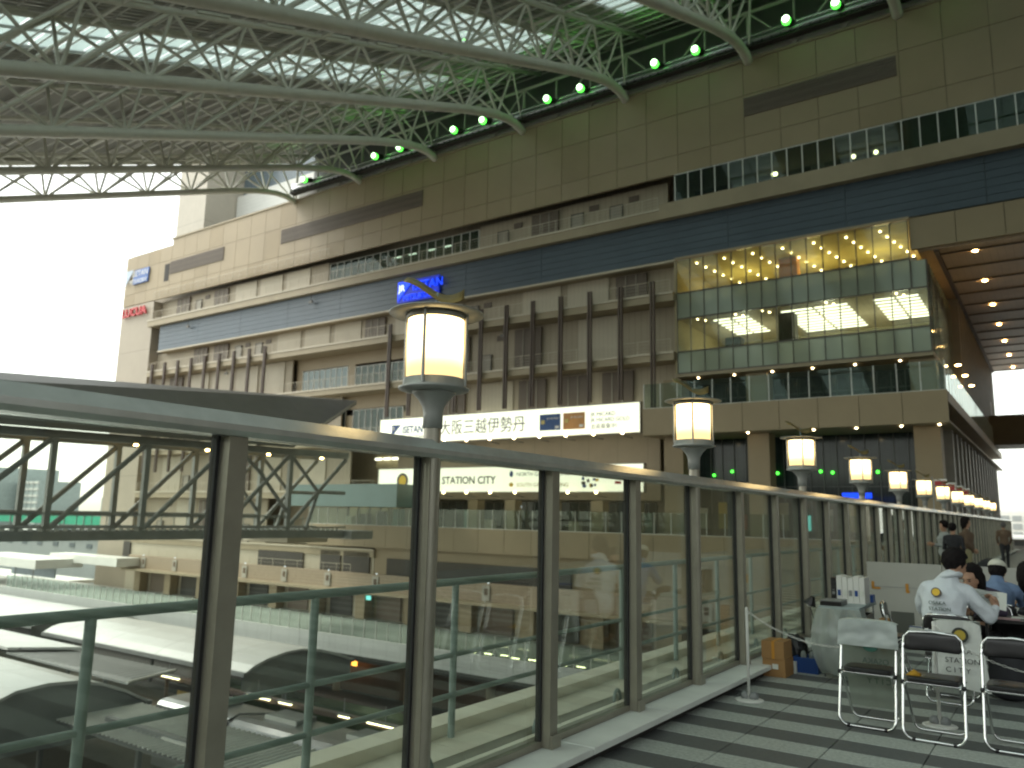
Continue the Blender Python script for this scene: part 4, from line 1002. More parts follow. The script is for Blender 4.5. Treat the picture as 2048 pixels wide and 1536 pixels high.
# lamps
def make_lamp(y, label):
    x = -2.845
    L = root('lamp_post', label, 'street lamp', (x, y, 0), 'lantern lamps along the glass fence')
    rod('pole', L, M_post, (x + .0, y, -.03), (x, y, 2.08), .048, 20)
    lathe('neck', L, M_lampm, [(.055, 2.05), (.055, 2.13), (.062, 2.17), (.085, 2.21), (.115, 2.24), (.125, 2.252)], (x, y, 0), 24)
    lathe('collar', L, M_lampm, [(.125, 2.252), (.196, 2.264), (.20, 2.275), (.178, 2.285), (.172, 2.325), (.12, 2.326)], (x, y, 0), 28)
    lathe('lantern_glass', L, E_lamp, [(.158, -.17), (.158, .17)], (x, y, 2.495), 32)
    lathe('top_ring', L, M_lampm, [(.15, 2.662), (.172, 2.664), (.172, 2.692), (.12, 2.694)], (x, y, 0), 28)
    lathe('lamp_hat', L, M_lampm, [(.10, 2.696), (.268, 2.698), (.269, 2.703), (.16, 2.712), (.06, 2.722), (.012, 2.73)], (x, y, 0), 36)
    for a in (20, 110, 200, 290):
        a = math.radians(a); rod('glass_rod', L, M_lampm, (x + .18 * math.cos(a), y + .18 * math.sin(a), 2.27), (x + .18 * math.cos(a), y + .18 * math.sin(a), 2.69), .009, 8)
    rod('finial_rod', L, M_rail, (x, y, 2.73), (x, y, 2.83), .006, 8)
    v = []; f = []; n = 16
    for i in range(n + 1):
        t = i / n; u = (t - .55) * .34; zz = 2.845 + .055 * math.cos(math.pi * 1.35 * t)
        wd = .055 * (1 - t) ** .6 + .004; dx, dy = .82, .57
        for s_ in (-1, 1):
            for th in (0, .006): v.append((x + u * dx - s_ * wd * dy, y + u * dy + s_ * wd * dx, zz + th + s_ * .030))
    for i in range(n):
        a = 4 * i; f += [(a, a + 2, a + 6, a + 4), (a + 1, a + 5, a + 7, a + 3), (a, a + 4, a + 5, a + 1), (a + 2, a + 3, a + 7, a + 6)]
    f += [(0, 1, 3, 2), (4 * n, 4 * n + 2, 4 * n + 3, 4 * n + 1)]
    mesh('wave_vane', L, mat('bronze_vane', (.30, .22, .08), .35, .6), v, f, True)
    return L
def copy_tree(o, M, parent=None, top=True):
    c = o.copy(); COL.objects.link(c)
    if parent is not None:
        inv = o.matrix_parent_inverse.copy(); c.parent = parent; c.matrix_parent_inverse = inv
    W[c] = M @ W[o] if top else W[o]
    if top: c.matrix_basis = M @ o.matrix_basis
    for ch in o.children: copy_tree(ch, M, c, False)
    return c
proto = make_lamp(3.33, 'nearest glowing lantern lamp with round hat, tallest in the picture')
words = ['second', 'third', 'fourth', 'fifth', 'sixth', 'seventh', 'eighth', 'ninth', 'tenth', 'eleventh', 'twelfth']
for i in range(11):
    c = copy_tree(proto, Matrix.Translation((0, 3.81 * (i + 1), 0)))
    c['label'] = '%s glowing lantern lamp counted along the glass fence from the nearest one' % words[i]
for i in range(4):
    y = 38 + i * 3.3; s = root('hanging_banner', '%s red printed banner hanging outside the fence near the far lamps' % ['first', 'second', 'third', 'fourth'][i], 'banner', (-4.5, y, 3.3), 'red banners near the far lamps')
    box('cloth', s, M_white, -4.45, -3.95, y, y + .03, 3.05, 3.5); box('print', s, M_red, -4.42, -4.0, y - .01, y - .002, 3.08, 3.42); rod('pole', s, M_grey, (-4.5, y, -.2), (-4.5, y, 3.6), .03, 6)
#NEAR#
# ================================================================== PEOPLE
def evalmesh(name, parent, m, me, mods, post=None):
    t_ = bpy.data.objects.new('tmp_body', me); COL.objects.link(t_); mods(t_)
    o = put(bpy.data.objects.new(name, bpy.data.meshes.new(name)), parent)
    LATER.append((t_, o, m, post or (lambda q: None))); return o
def finish():
    dg = bpy.context.evaluated_depsgraph_get(); dg.update()
    done = [(o, bpy.data.meshes.new_from_object(t_.evaluated_get(dg)), m, post) for t_, o, m, post in LATER]
    for t_, *_ in LATER: bpy.data.objects.remove(t_)
    for o, me, m, post in done:
        old = o.data; me.name = old.name; o.data = me; bpy.data.meshes.remove(old)
        me.materials.clear(); me.materials.append(m)
        sm = post is not None
        me.polygons.foreach_set('material_index', [0] * len(me.polygons)); me.polygons.foreach_set('use_smooth', [sm] * len(me.polygons))
        if post: post(me)
def skin(name, parent, m, J, E_, sub=2, rough=0., head=None, extra=None, seed=0, lat=None):
    """one continuous surface: tapered elliptical limbs between joints, joined by a voxel remesh. J: key->(pos, r or (side radius, depth radius))"""
    bm = bmesh.new(); lat = Vector(lat or (1, 0, 0)); K = 12
    rad = {k: (r if hasattr(r, '__len__') else (r, r)) for k, (p, r) in J.items()}
    for ch in E_:
        for a, b_ in zip(ch[:-1], ch[1:]):
            A, B_ = Vector(J[a][0]), Vector(J[b_][0]); t = (B_ - A).normalized()
            u = lat - t * lat.dot(t)
            u = u.normalized() if u.length > .2 else t.orthogonal().normalized()
            w_ = t.cross(u); rings = []
            # a limb that leaves the trunk starts with its own radius
            ra, rb = rad[a], rad[b_]
            if ra[0] > rb[0] * 1.5 and a != ch[0]: pass
            if a in ('nb', 'pel') and b_ in ('ls', 'rs', 'lp', 'rp'): ra = (rb[0] * 1.05, rb[1] * 1.05)
            for i in range(7):
                f_ = i / 6; c = A.lerp(B_, f_); g_ = f_ * f_ * (3 - 2 * f_)
                r0 = ra[0] + (rb[0] - ra[0]) * g_; r1 = ra[1] + (rb[1] - ra[1]) * g_
                rings.append([bm.verts.new(c + u * r0 * math.cos(2 * math.pi * j / K) + w_ * r1 * math.sin(2 * math.pi * j / K)) for j in range(K)])
            for i in range(6):
                for j in range(K): bm.faces.new((rings[i][j], rings[i][(j + 1) % K], rings[i + 1][(j + 1) % K], rings[i + 1][j]))
            bm.faces.new(rings[0][::-1]); bm.faces.new(rings[-1])
            for P_, r_ in ((A, ra), (B_, rb)):
                bmesh.ops.create_icosphere(bm, subdivisions=2, radius=1, matrix=Matrix.Translation(P_) @ Matrix.Diagonal((r_[0] * .98, r_[1] * .98, min(r_) * .98, 1)))
    if head: head(bm)
    bmesh.ops.recalc_face_normals(bm, faces=bm.faces[:])
    nm = bpy.data.meshes.new(name); bm.to_mesh(nm); bm.free()
    def mods(q):
        r_ = q.modifiers.new('r', 'REMESH'); r_.mode = 'VOXEL'; r_.voxel_size = .0125 if sub > 1 else .022
        k_ = q.modifiers.new('sm', 'SMOOTH'); k_.iterations = 3 if head else 7
    def post(me):
        if rough:
            for v in me.vertices:
                p = v.co; d = math.sin(p.x * 31 + p.z * 17 + seed) * math.sin(p.z * 26 - p.y * 19) + .6 * math.sin(p.z * 48 + p.x * 22 + 2 * seed + 3 * math.sin(p.x * 9))
                v.co = p + v.normal * d * rough
    return evalmesh(name, parent, m, nm, mods, post)
def ell(bm, c, r, R=None, n=16):
    M = Matrix.Translation(c) @ (R.to_4x4() if R else Matrix.Identity(4)) @ Matrix.Diagonal((*r, 1))
    bmesh.ops.create_uvsphere(bm, u_segments=n, v_segments=n // 2 + 2, radius=1, matrix=M)
def headshape(c, R, s=1.):
    """adds a head (skull, jaw, nose, ears, brows) looking along R @ -Y"""
    def f(bm):
        for off, r in (((0, .012, .025), (.076, .094, .10)), ((0, -.028, -.045), (.058, .062, .072)), ((0, -.092, -.022), (.013, .020, .022)), ((0, -.082, .008), (.009, .016, .028)),
                       ((.074, .010, -.012), (.012, .022, .032)), ((-.074, .010, -.012), (.012, .022, .032)), ((0, -.073, .024), (.05, .018, .012)), ((0, -.078, -.066), (.022, .012, .009)), ((0, -.07, -.098), (.025, .018, .018)),
                       ((.03, -.066, -.02), (.022, .02, .02)), ((-.03, -.066, -.02), (.022, .02, .02))):
            ell(bm, Vector(c) + R @ (Vector(off) * s), Vector(r) * s, R)
    return f
def hairshape(name, parent, c, R, m, s=1., long=0., cover=1., seed=1):
    bm = bmesh.new(); bmesh.ops.create_icosphere(bm, subdivisions=4, radius=1)
    for v in bm.verts:
        d = v.co.copy(); rr_ = 1 + .05 * math.sin(d.x * 11 + seed) * math.sin(d.z * 9 + d.y * 7) + .03 * math.sin(d.y * 23 + d.x * 19)
        p = Vector((d.x * .088, d.y * .105, d.z * .108)) * rr_ + Vector((0, .018, .038))
        if d.y < -.25 and d.z < .35: p.y = max(p.y, -.045); p *= .93
        if d.z < -.2 and d.y < .1: p.z = max(p.z, -.03)
        if long and d.z < -.1 and d.y > -.35: p.z -= long * (-.1 - d.z) * 1.1; p.x *= 1.12
        v.co = Vector(c) + R @ (p * s)
    me = bpy.data.meshes.new(name); bm.to_mesh(me); bm.free(); me.materials.append(m)
    for q in me.polygons: q.use_smooth = True
    return put(bpy.data.objects.new(name, me), parent)
def face(parent, c, R, s=1.):
    for sx in (-1, 1):
        ball('eye', parent, M_dk, Vector(c) + R @ (Vector((sx * .03, -.083, .002)) * s), (.011 * s, .006 * s, .005 * s))
        ball('eyebrow', parent, M_hair, Vector(c) + R @ (Vector((sx * .03, -.086, .022)) * s), (.018 * s, .005 * s, .004 * s))
    ball('mouth', parent, mat('lips', (.33, .10, .09), .5), Vector(c) + R @ (Vector((0, -.088, -.066)) * s), (.022 * s, .007 * s, .006 * s))
def hand(name, parent, m, wrist, d, up, grip=.8):
    """palm and five bent fingers as one mesh; d: pointing direction, up: back of the hand"""
    d = Vector(d).normalized(); up = Vector(up); up = (up - d * up.dot(d)).normalized(); s = d.cross(up); wv = Vector(wrist)
    b = MB()
    b.tube([wv - d * .02, wv + d * .03, wv + d * .085], [.026, .038, .036], 8)
    for k, ln in enumerate((.07, .078, .072, .058)):
        o = wv + d * .08 + s * (-.03 + .02 * k)
        a = o; P = [a - d * .02]
        ang = 0
        for j in range(3):
            ang += grip * .6; a = a + (d * math.cos(ang) - up * math.sin(ang)) * ln / 3; P.append(a)
        b.tube(P, [.010, .0095, .009, .007], 6)
    t = wv + d * .03 - s * .035
    b.tube([t, t - s * .02 + d * .025 - up * .012, t - s * .012 + d * .055 - up * .028], [.012, .011, .008], 6)
    return b.build(name, parent, m, True)
def rotZX(z, x=0, y=0): return Matrix.Rotation(math.radians(z), 3, 'Z') @ Matrix.Rotation(math.radians(x), 3, 'X') @ Matrix.Rotation(math.radians(y), 3, 'Y')
V = Vector
# --- man in white jacket seen from behind, seated, head turned to the right
P = root('person', 'person in a white jacket with yellow ring emblem, seated, seen from behind', 'person', (-1.02, 8.75, 0))
hc = V((-.915, 9.03, 1.195)); HR = rotZX(128, 18)
J = dict(pel=((-1.03, 8.80, .50), (.15, .12)), ab=((-1.03, 8.82, .68), (.15, .11)), ch=((-1.01, 8.87, .90), (.17, .11)), nb=((-.985, 8.93, 1.04), .07), nk=((-.95, 8.98, 1.10), .055), hd=((-.925, 9.01, 1.15), .06),
         ls=((-1.17, 8.90, .965), .055), le=((-1.23, 9.06, .74), .042), lh=((-1.08, 9.22, .72), .03), rs=((-.83, 8.94, .96), .055), re=((-.66, 8.98, .735), .042), rh=((-.60, 9.10, .83), .028),
         lp=((-1.10, 8.84, .48), .09), lk=((-1.08, 9.25, .47), .065), la=((-1.08, 9.22, .10), .045), lt=((-1.08, 9.34, .04), .04), rp=((-.95, 8.84, .48), .09), rk=((-.86, 9.22, .47), .065), ra=((-.84, 9.20, .10), .045), rt=((-.83, 9.32, .04), .04))
CH = [('pel', 'ab', 'ch', 'nb', 'nk', 'hd'), ('nb', 'ls', 'le', 'lh'), ('nb', 'rs', 're', 'rh'), ('pel', 'lp', 'lk', 'la', 'lt'), ('pel', 'rp', 'rk', 'ra', 'rt')]
bd = skin('body', P, M_skin, J, CH, 2, head=headshape(hc, HR, 1.08))
hairshape('hair', P, hc, HR, M_hair, 1.16, seed=3)
JJ = dict(ch=((-1.02, 8.86, .87), (.20, .145)), hm=((-1.03, 8.79, .50), (.195, .16)), wa=((-1.03, 8.81, .64), (.185, .15)), nb=((-1.0, 8.91, 1.00), (.12, .09)), nk=((-.965, 8.955, 1.075), (.088, .08)),
          ls=((-1.165, 8.90, .955), .078), l2=((-1.225, 8.99, .84), .07), le=((-1.235, 9.07, .74), .062), lh=((-1.11, 9.20, .72), .042), rs=((-.835, 8.94, .95), .08), r2=((-.74, 8.95, .84), .075), re=((-.655, 8.98, .725), .068), rh=((-.61, 9.08, .80), .045))
skin('jacket', P, M_jack, JJ, [('ch', 'wa', 'hm'), ('ch', 'nb', 'nk'), ('nb', 'ls', 'l2', 'le', 'lh'), ('nb', 'rs', 'r2', 're', 'rh')], 3, rough=.0045, seed=1)
tube('jacket_collar', P, M_jack, [(-.965 + .092 * math.cos(a), 8.95 + .085 * math.sin(a), 1.085 + .03 * math.sin(a + 2.2)) for a in [i * math.pi / 8 for i in range(16)]], .024, 8, True)
TJ = {k: (J[k][0], (J[k][1][0] * 1.08, J[k][1][1] * 1.08) if hasattr(J[k][1], '__len__') else J[k][1] * 1.18) for k in ('pel', 'lp', 'lk', 'la', 'rp', 'rk', 'ra')}
skin('trousers', P, M_dk, TJ, [('pel', 'lp', 'lk', 'la'), ('pel', 'rp', 'rk', 'ra')], 2)
hand('hand', P, M_skin, (-.605, 9.09, .82), (-.25, .3, .7), (.9, .3, -.1), .9); hand('hand', P, M_skin, (-1.07, 9.22, .72), (.8, .3, .1), (0, 0, 1), .5)
EM = Matrix.Translation((-1.062, 8.702, .945)) @ Matrix.Rotation(math.radians(-6), 4, 'Z') @ Matrix.Rotation(math.radians(-14), 4, 'X')
disc('emblem_ring', P, mat('ring_brown', (.10, .08, .06), .5), (0, -.012, 0), .043, .034, .03, 24, EM); disc('emblem_disc', P, mat('emblem_yellow', (.75, .48, .02), .5), (0, -.010, 0), .034, .001, .03, 24, EM)
for i, tx_ in enumerate(('OSAKA', 'STATION', 'C I T Y')):
    text('jacket_lettering', P, M_inkg, tx_, Matrix.Translation((-1.13, 8.672 - .004 * i, .835 - .055 * i)) @ Matrix.Rotation(math.radians(-3), 4, 'Z') @ RX90, .045, .006)
# leaflet
s = root('leaflet', 'open pale printed leaflet held up by the person in the white jacket', 'leaflet', (-.62, 9.12, .85))
LM = Matrix.Translation((-.655, 9.13, .875)) @ Matrix.Rotation(math.radians(12), 4, 'Z') @ Matrix.Rotation(math.radians(-38), 4, 'X') @ Matrix.Rotation(math.radians(10), 4, 'Y')
v = []; f = []
for i in range(9):
    for j in (0, 1):
        x = -.14 + .035 * i
        for t_ in (0, .003): v.append((x, t_ + .012 * math.sin(i * .8), -.10 + .20 * j + .006 * math.sin(i)))
for i in range(8):
    a = 4 * i; f += [(a, a + 4, a + 6, a + 2), (a + 1, a + 3, a + 7, a + 5), (a, a + 1, a + 5, a + 4), (a + 2, a + 6, a + 7, a + 3)]
mesh('sheet', s, M_paper, v, f, False, LM)
b = MB(); rnd = random.Random(4)
for i in range(9): b.box(-.12 + .0 * i, -.02 + .1 * rnd.random(), -.016, -.013, -.08 + .019 * i, -.074 + .019 * i)
mesh('printed_lines', s, mat('grey_print', (.30, .34, .36), .6), b.v, b.f, False, LM)
# --- woman facing us
P = root('person', 'person with long dark hair looking down, face behind the shoulder of the white jacket', 'person', (-.78, 9.75, 0))
hc = V((-.835, 9.60, 1.03)); HR = rotZX(-30, 12)
J = dict(pel=((-.72, 9.92, .48), (.14, .11)), ab=((-.73, 9.88, .65), (.12, .09)), ch=((-.75, 9.80, .82), (.14, .095)), nb=((-.79, 9.72, .92), .06), nk=((-.82, 9.68, .96), .05), hd=((-.85, 9.64, 1.0), .055),
         ls=((-.62, 9.76, .86), .05), le=((-.58, 9.55, .72), .038), lh=((-.68, 9.38, .73), .026), rs=((-.93, 9.78, .86), .05), re=((-1.0, 9.58, .72), .038), rh=((-.88, 9.40, .73), .026),
         lp=((-.66, 9.88, .47), .085), lk=((-.66, 9.50, .47), .06), la=((-.66, 9.52, .09), .04), lt=((-.66, 9.42, .04), .035), rp=((-.80, 9.88, .47), .085), rk=((-.84, 9.50, .47), .06), ra=((-.84, 9.52, .09), .04), rt=((-.84, 9.42, .04), .035))
skin('body', P, M_skin, J, CH, 2, head=headshape(hc, HR, 1.02)); face(P, hc, HR, 1.02)
hairshape('hair', P, hc + HR @ V((0, .012, .012)), HR, M_hair, 1.06, long=.22, seed=5)
skin('cardigan', P, M_purple, {k: (J[k][0], (J[k][1][0] * 1.12, J[k][1][1] * 1.15) if hasattr(J[k][1], '__len__') else J[k][1] * 1.25) for k in ('ab', 'ch', 'nb', 'ls', 'le', 'lh', 'rs', 're', 'rh')}, [('ab', 'ch', 'nb'), ('nb', 'ls', 'le', 'lh'), ('nb', 'rs', 're', 'rh')], 2, rough=.003)
skin('trousers', P, M_dk, {k: (J[k][0], (J[k][1][0] * 1.1, J[k][1][1] * 1.1) if hasattr(J[k][1], '__len__') else J[k][1] * 1.15) for k in ('pel', 'lp', 'lk', 'la', 'rp', 'rk', 'ra')}, [('pel', 'lp', 'lk', 'la'), ('pel', 'rp', 'rk', 'ra')], 2)
hand('hand', P, M_skin, (-.68, 9.38, .73), (0, -1, 0), (0, 0, 1), .4); hand('hand', P, M_skin, (-.88, 9.40, .73), (0, -1, 0), (0, 0, 1), .4)
# --- man with cap and blue shirt, seen from behind
P = root('person', 'person in a cream cap and blue shirt seen from behind, bent over the far table', 'person', (-.68, 10.55, 0))
hc = V((-.675, 10.78, 1.07)); HR = rotZX(172, 14)
J = dict(pel=((-.69, 10.50, .50), (.15, .12)), ab=((-.69, 10.54, .66), (.14, .11)), ch=((-.685, 10.62, .84), (.15, .11)), nb=((-.68, 10.70, .95), .065), nk=((-.68, 10.74, .99), .055), hd=((-.675, 10.77, 1.04), .06),
         ls=((-.86, 10.66, .87), .055), le=((-.92, 10.80, .70), .042), lh=((-.80, 10.98, .70), .03), rs=((-.50, 10.66, .87), .055), re=((-.43, 10.78, .69), .042), rh=((-.50, 10.98, .70), .03),
         lp=((-.77, 10.54, .48), .09), lk=((-.78, 10.94, .47), .065), la=((-.78, 10.92, .10), .045), lt=((-.78, 11.04, .04), .04), rp=((-.61, 10.54, .48), .09), rk=((-.58, 10.94, .47), .065), ra=((-.58, 10.92, .10), .045), rt=((-.58, 11.04, .04), .04))
skin('body', P, M_skin, J, CH, 2, head=headshape(hc, HR, 1.05))
hairshape('hair', P, hc + V((0, 0, -.02)), HR, M_hair, 1.02, seed=2)
bm = bmesh.new(); bmesh.ops.create_uvsphere(bm, u_segments=24, v_segments=14, radius=1)
for v_ in bm.verts:
    q = v_.co; v_.co = hc + HR @ (V((q.x * .092, q.y * .112 + .012, max(q.z, -.05) * .088 + .052)))
me = bpy.data.meshes.new('cap'); bm.to_mesh(me); bm.free(); me.materials.append(M_cap); [setattr(q, 'use_smooth', True) for q in me.polygons]
cap = put(bpy.data.objects.new('cap', me), P)
mesh('cap_peak', cap, M_cap, [hc + HR @ V((.085 * math.sin(a), -.085 - .10 * math.cos(a) * k, .045 - .012 * k)) for k in (0, 1) for a in [(-1.2 + .3 * i) for i in range(9)]], [(i, i + 1, 10 + i, 9 + i) for i in range(8)], True)
skin('shirt', P, M_shirt, dict(ch=((-.685, 10.61, .83), (.175, .135)), hm=((-.69, 10.49, .50), (.165, .14)), wa=((-.69, 10.53, .65), (.165, .13)), nb=((-.68, 10.69, .93), (.10, .08)), nk=((-.68, 10.73, .985), (.072, .07)),
     ls=((-.86, 10.66, .865), .068), le=((-.925, 10.80, .70), .055), lh=((-.82, 10.95, .70), .038), rs=((-.50, 10.66, .865), .068), re=((-.425, 10.78, .69), .055), rh=((-.49, 10.95, .70), .038)),
     [('ch', 'wa', 'hm'), ('ch', 'nb', 'nk'), ('nb', 'ls', 'le', 'lh'), ('nb', 'rs', 're', 'rh')], 3, rough=.0035, seed=4)
skin('trousers', P, M_dk, {k: (J[k][0], (J[k][1][0] * 1.05, J[k][1][1] * 1.05) if hasattr(J[k][1], '__len__') else J[k][1] * 1.15) for k in ('pel', 'lp', 'lk', 'la', 'rp', 'rk', 'ra')}, [('pel', 'lp', 'lk', 'la'), ('pel', 'rp', 'rk', 'ra')], 2)
hand('hand', P, M_skin, (-.80, 10.97, .70), (.5, .8, 0), (0, 0, 1), .5); hand('hand', P, M_skin, (-.50, 10.97, .70), (-.5, .8, 0), (0, 0, 1), .5)
# --- standing and walking figures
def standing(label, x, y, h, rz, hairm, top, bot, armbend=0., stride=0., hat=None, longh=0., bag=None):
    P = root('person', label, 'person', (x, y, 0)); k = h / 1.72
    R = Matrix.Rotation(math.radians(rz), 3, 'Z')
    def T(a, b_, c): q = R @ V((a, b_, c)) * k; return (x + q.x, y + q.y, q.z)
    s_ = stride
    J = dict(pel=(T(0, 0, .95), (.14 * k, .10 * k)), ab=(T(0, 0, 1.12), (.12 * k, .09 * k)), ch=(T(0, 0, 1.30), (.15 * k, .10 * k)), nb=(T(0, 0, 1.42), .06 * k), nk=(T(0, 0, 1.48), .05 * k), hd=(T(0, -.01, 1.54), .055 * k),
             ls=(T(-.19, 0, 1.39), .05 * k), le=(T(-.24, .03 - armbend * .05, 1.12), .038 * k), lh=(T(-.22 + armbend * .12, -.05 - armbend * .26, .90 + armbend * .26), .027 * k),
             rs=(T(.19, 0, 1.39), .05 * k), re=(T(.24, .03 - armbend * .05, 1.12), .038 * k), rh=(T(.22 - armbend * .12, -.05 - armbend * .26, .90 + armbend * .26), .027 * k),
             lp=(T(-.09, 0, .88), .085 * k), lk=(T(-.09, -s_ * .5, .49), .055 * k), la=(T(-.09, -s_ * .8, .09), .04 * k), lt=(T(-.10, -s_ * .8 - .14, .035), .035 * k),
             rp=(T(.09, 0, .88), .085 * k), rk=(T(.09, s_ * .35, .49), .055 * k), ra=(T(.09, s_ * .9, .09), .04 * k), rt=(T(.10, s_ * .9 - .14, .035), .035 * k))
    hc = V(T(0, -.015, 1.61)); HR = R @ rotZX(0, 8)
    skin('body', P, M_skin, J, CH, 1, head=headshape(hc, HR, k))
    hairshape('hair', P, hc, HR, hairm, k * 1.08, long=longh)
    g = lambda ks, q: {a: (J[a][0], (J[a][1][0] * q, J[a][1][1] * q) if hasattr(J[a][1], '__len__') else J[a][1] * q) for a in ks}
    skin('top', P, top, g(('pel', 'ab', 'ch', 'nb', 'ls', 'le', 'lh', 'rs', 're', 'rh'), 1.2), [('pel', 'ab', 'ch', 'nb'), ('nb', 'ls', 'le', 'lh'), ('nb', 'rs', 're', 'rh')], 2, rough=.004)
    skin('trousers', P, bot, g(('pel', 'lp', 'lk', 'la', 'rp', 'rk', 'ra'), 1.14), [('pel', 'lp', 'lk', 'la'), ('pel', 'rp', 'rk', 'ra')], 2, rough=.003)
    for sd_ in (-1, 1):
        wv = V(J['lh' if sd_ < 0 else 'rh'][0]); ev = V(J['le' if sd_ < 0 else 're'][0])
        hand('hand', P, M_skin, wv, wv - ev, R @ V((sd_, 0, .2)), .5)
        an = V(J['la' if sd_ < 0 else 'ra'][0]); fw = R @ V((0, -1, 0)); b = MB(); b.tube([an - fw * .05 + V((0, 0, -.045)), an + fw * .06 + V((0, 0, -.05)), an + fw * .17 + V((0, 0, -.058))], [.045 * k, .045 * k, .03 * k], 8); b.build('shoe', P, M_black, True)
    return P
standing('person in pale shirt at the far glass fence, left of two others', -2.42, 22.0, 1.66, -60, M_hair, mat('pale_grey_shirt', (.40, .42, .42), .8), M_lightg, 1.0)
standing('person in dark top with a bag strap between two others at the far fence', -2.20, 21.6, 1.60, 160, M_hair, M_dk, mat('grey_trousers', (.12, .12, .13), .8), .6)
standing('person in dark jacket and khaki trousers, tallest of the three at the far fence', -2.05, 23.0, 1.76, 100, M_hair, M_brownj, M_beigep, .3, longh=.1)
standing('person in brown jacket walking away near the bright end of the walkway', -1.95, 36.0, 1.70, 190, mat('grey_hair', (.10, .09, .09), .6), M_brownj, M_dk, .2, .22)
s = root('person', 'dark-haired person seated at the right edge, only partly in view', 'person', (-.3, 10.2, 0))
hc = V((-.34, 10.15, 1.06)); HR = rotZX(60, 10)
J = dict(pel=((-.22, 10.2, .50), (.14, .11)), ab=((-.23, 10.2, .66), (.13, .10)), ch=((-.26, 10.18, .84), (.15, .10)), nb=((-.29, 10.17, .93), .06), nk=((-.31, 10.16, .97), .05), hd=((-.335, 10.15, 1.03), .055), ls=((-.25, 10.02, .88), .05), le=((-.30, 9.92, .70), .04), lh=((-.45, 10.0, .70), .027), rs=((-.25, 10.34, .88), .05), re=((-.30, 10.42, .70), .04), rh=((-.45, 10.3, .70), .027),
         lp=((-.26, 10.12, .48), .085), lk=((-.62, 10.1, .47), .06), la=((-.60, 10.1, .1), .04), lt=((-.70, 10.1, .04), .035), rp=((-.26, 10.28, .48), .085), rk=((-.60, 10.3, .47), .06), ra=((-.58, 10.3, .1), .04), rt=((-.68, 10.3, .04), .035))
skin('body', s, M_skin, J, CH, 2, head=headshape(hc, HR)); hairshape('hair', s, hc, HR, M_hair, 1.1, long=.1)
skin('top', s, M_dk, {k: (J[k][0], (J[k][1][0] * 1.15, J[k][1][1] * 1.15) if hasattr(J[k][1], '__len__') else J[k][1] * 1.2) for k in ('pel', 'ab', 'ch', 'nb', 'ls', 'le', 'lh', 'rs', 're', 'rh')}, [('pel', 'ab', 'ch', 'nb'), ('nb', 'ls', 'le', 'lh'), ('nb', 'rs', 're', 'rh')], 2)
skin('trousers', s, M_dk, {k: (J[k][0], J[k][1] if hasattr(J[k][1], '__len__') else J[k][1] * 1.15) for k in ('pel', 'lp', 'lk', 'la', 'rp', 'rk', 'ra')}, [('pel', 'lp', 'lk', 'la'), ('pel', 'rp', 'rk', 'ra')], 2)

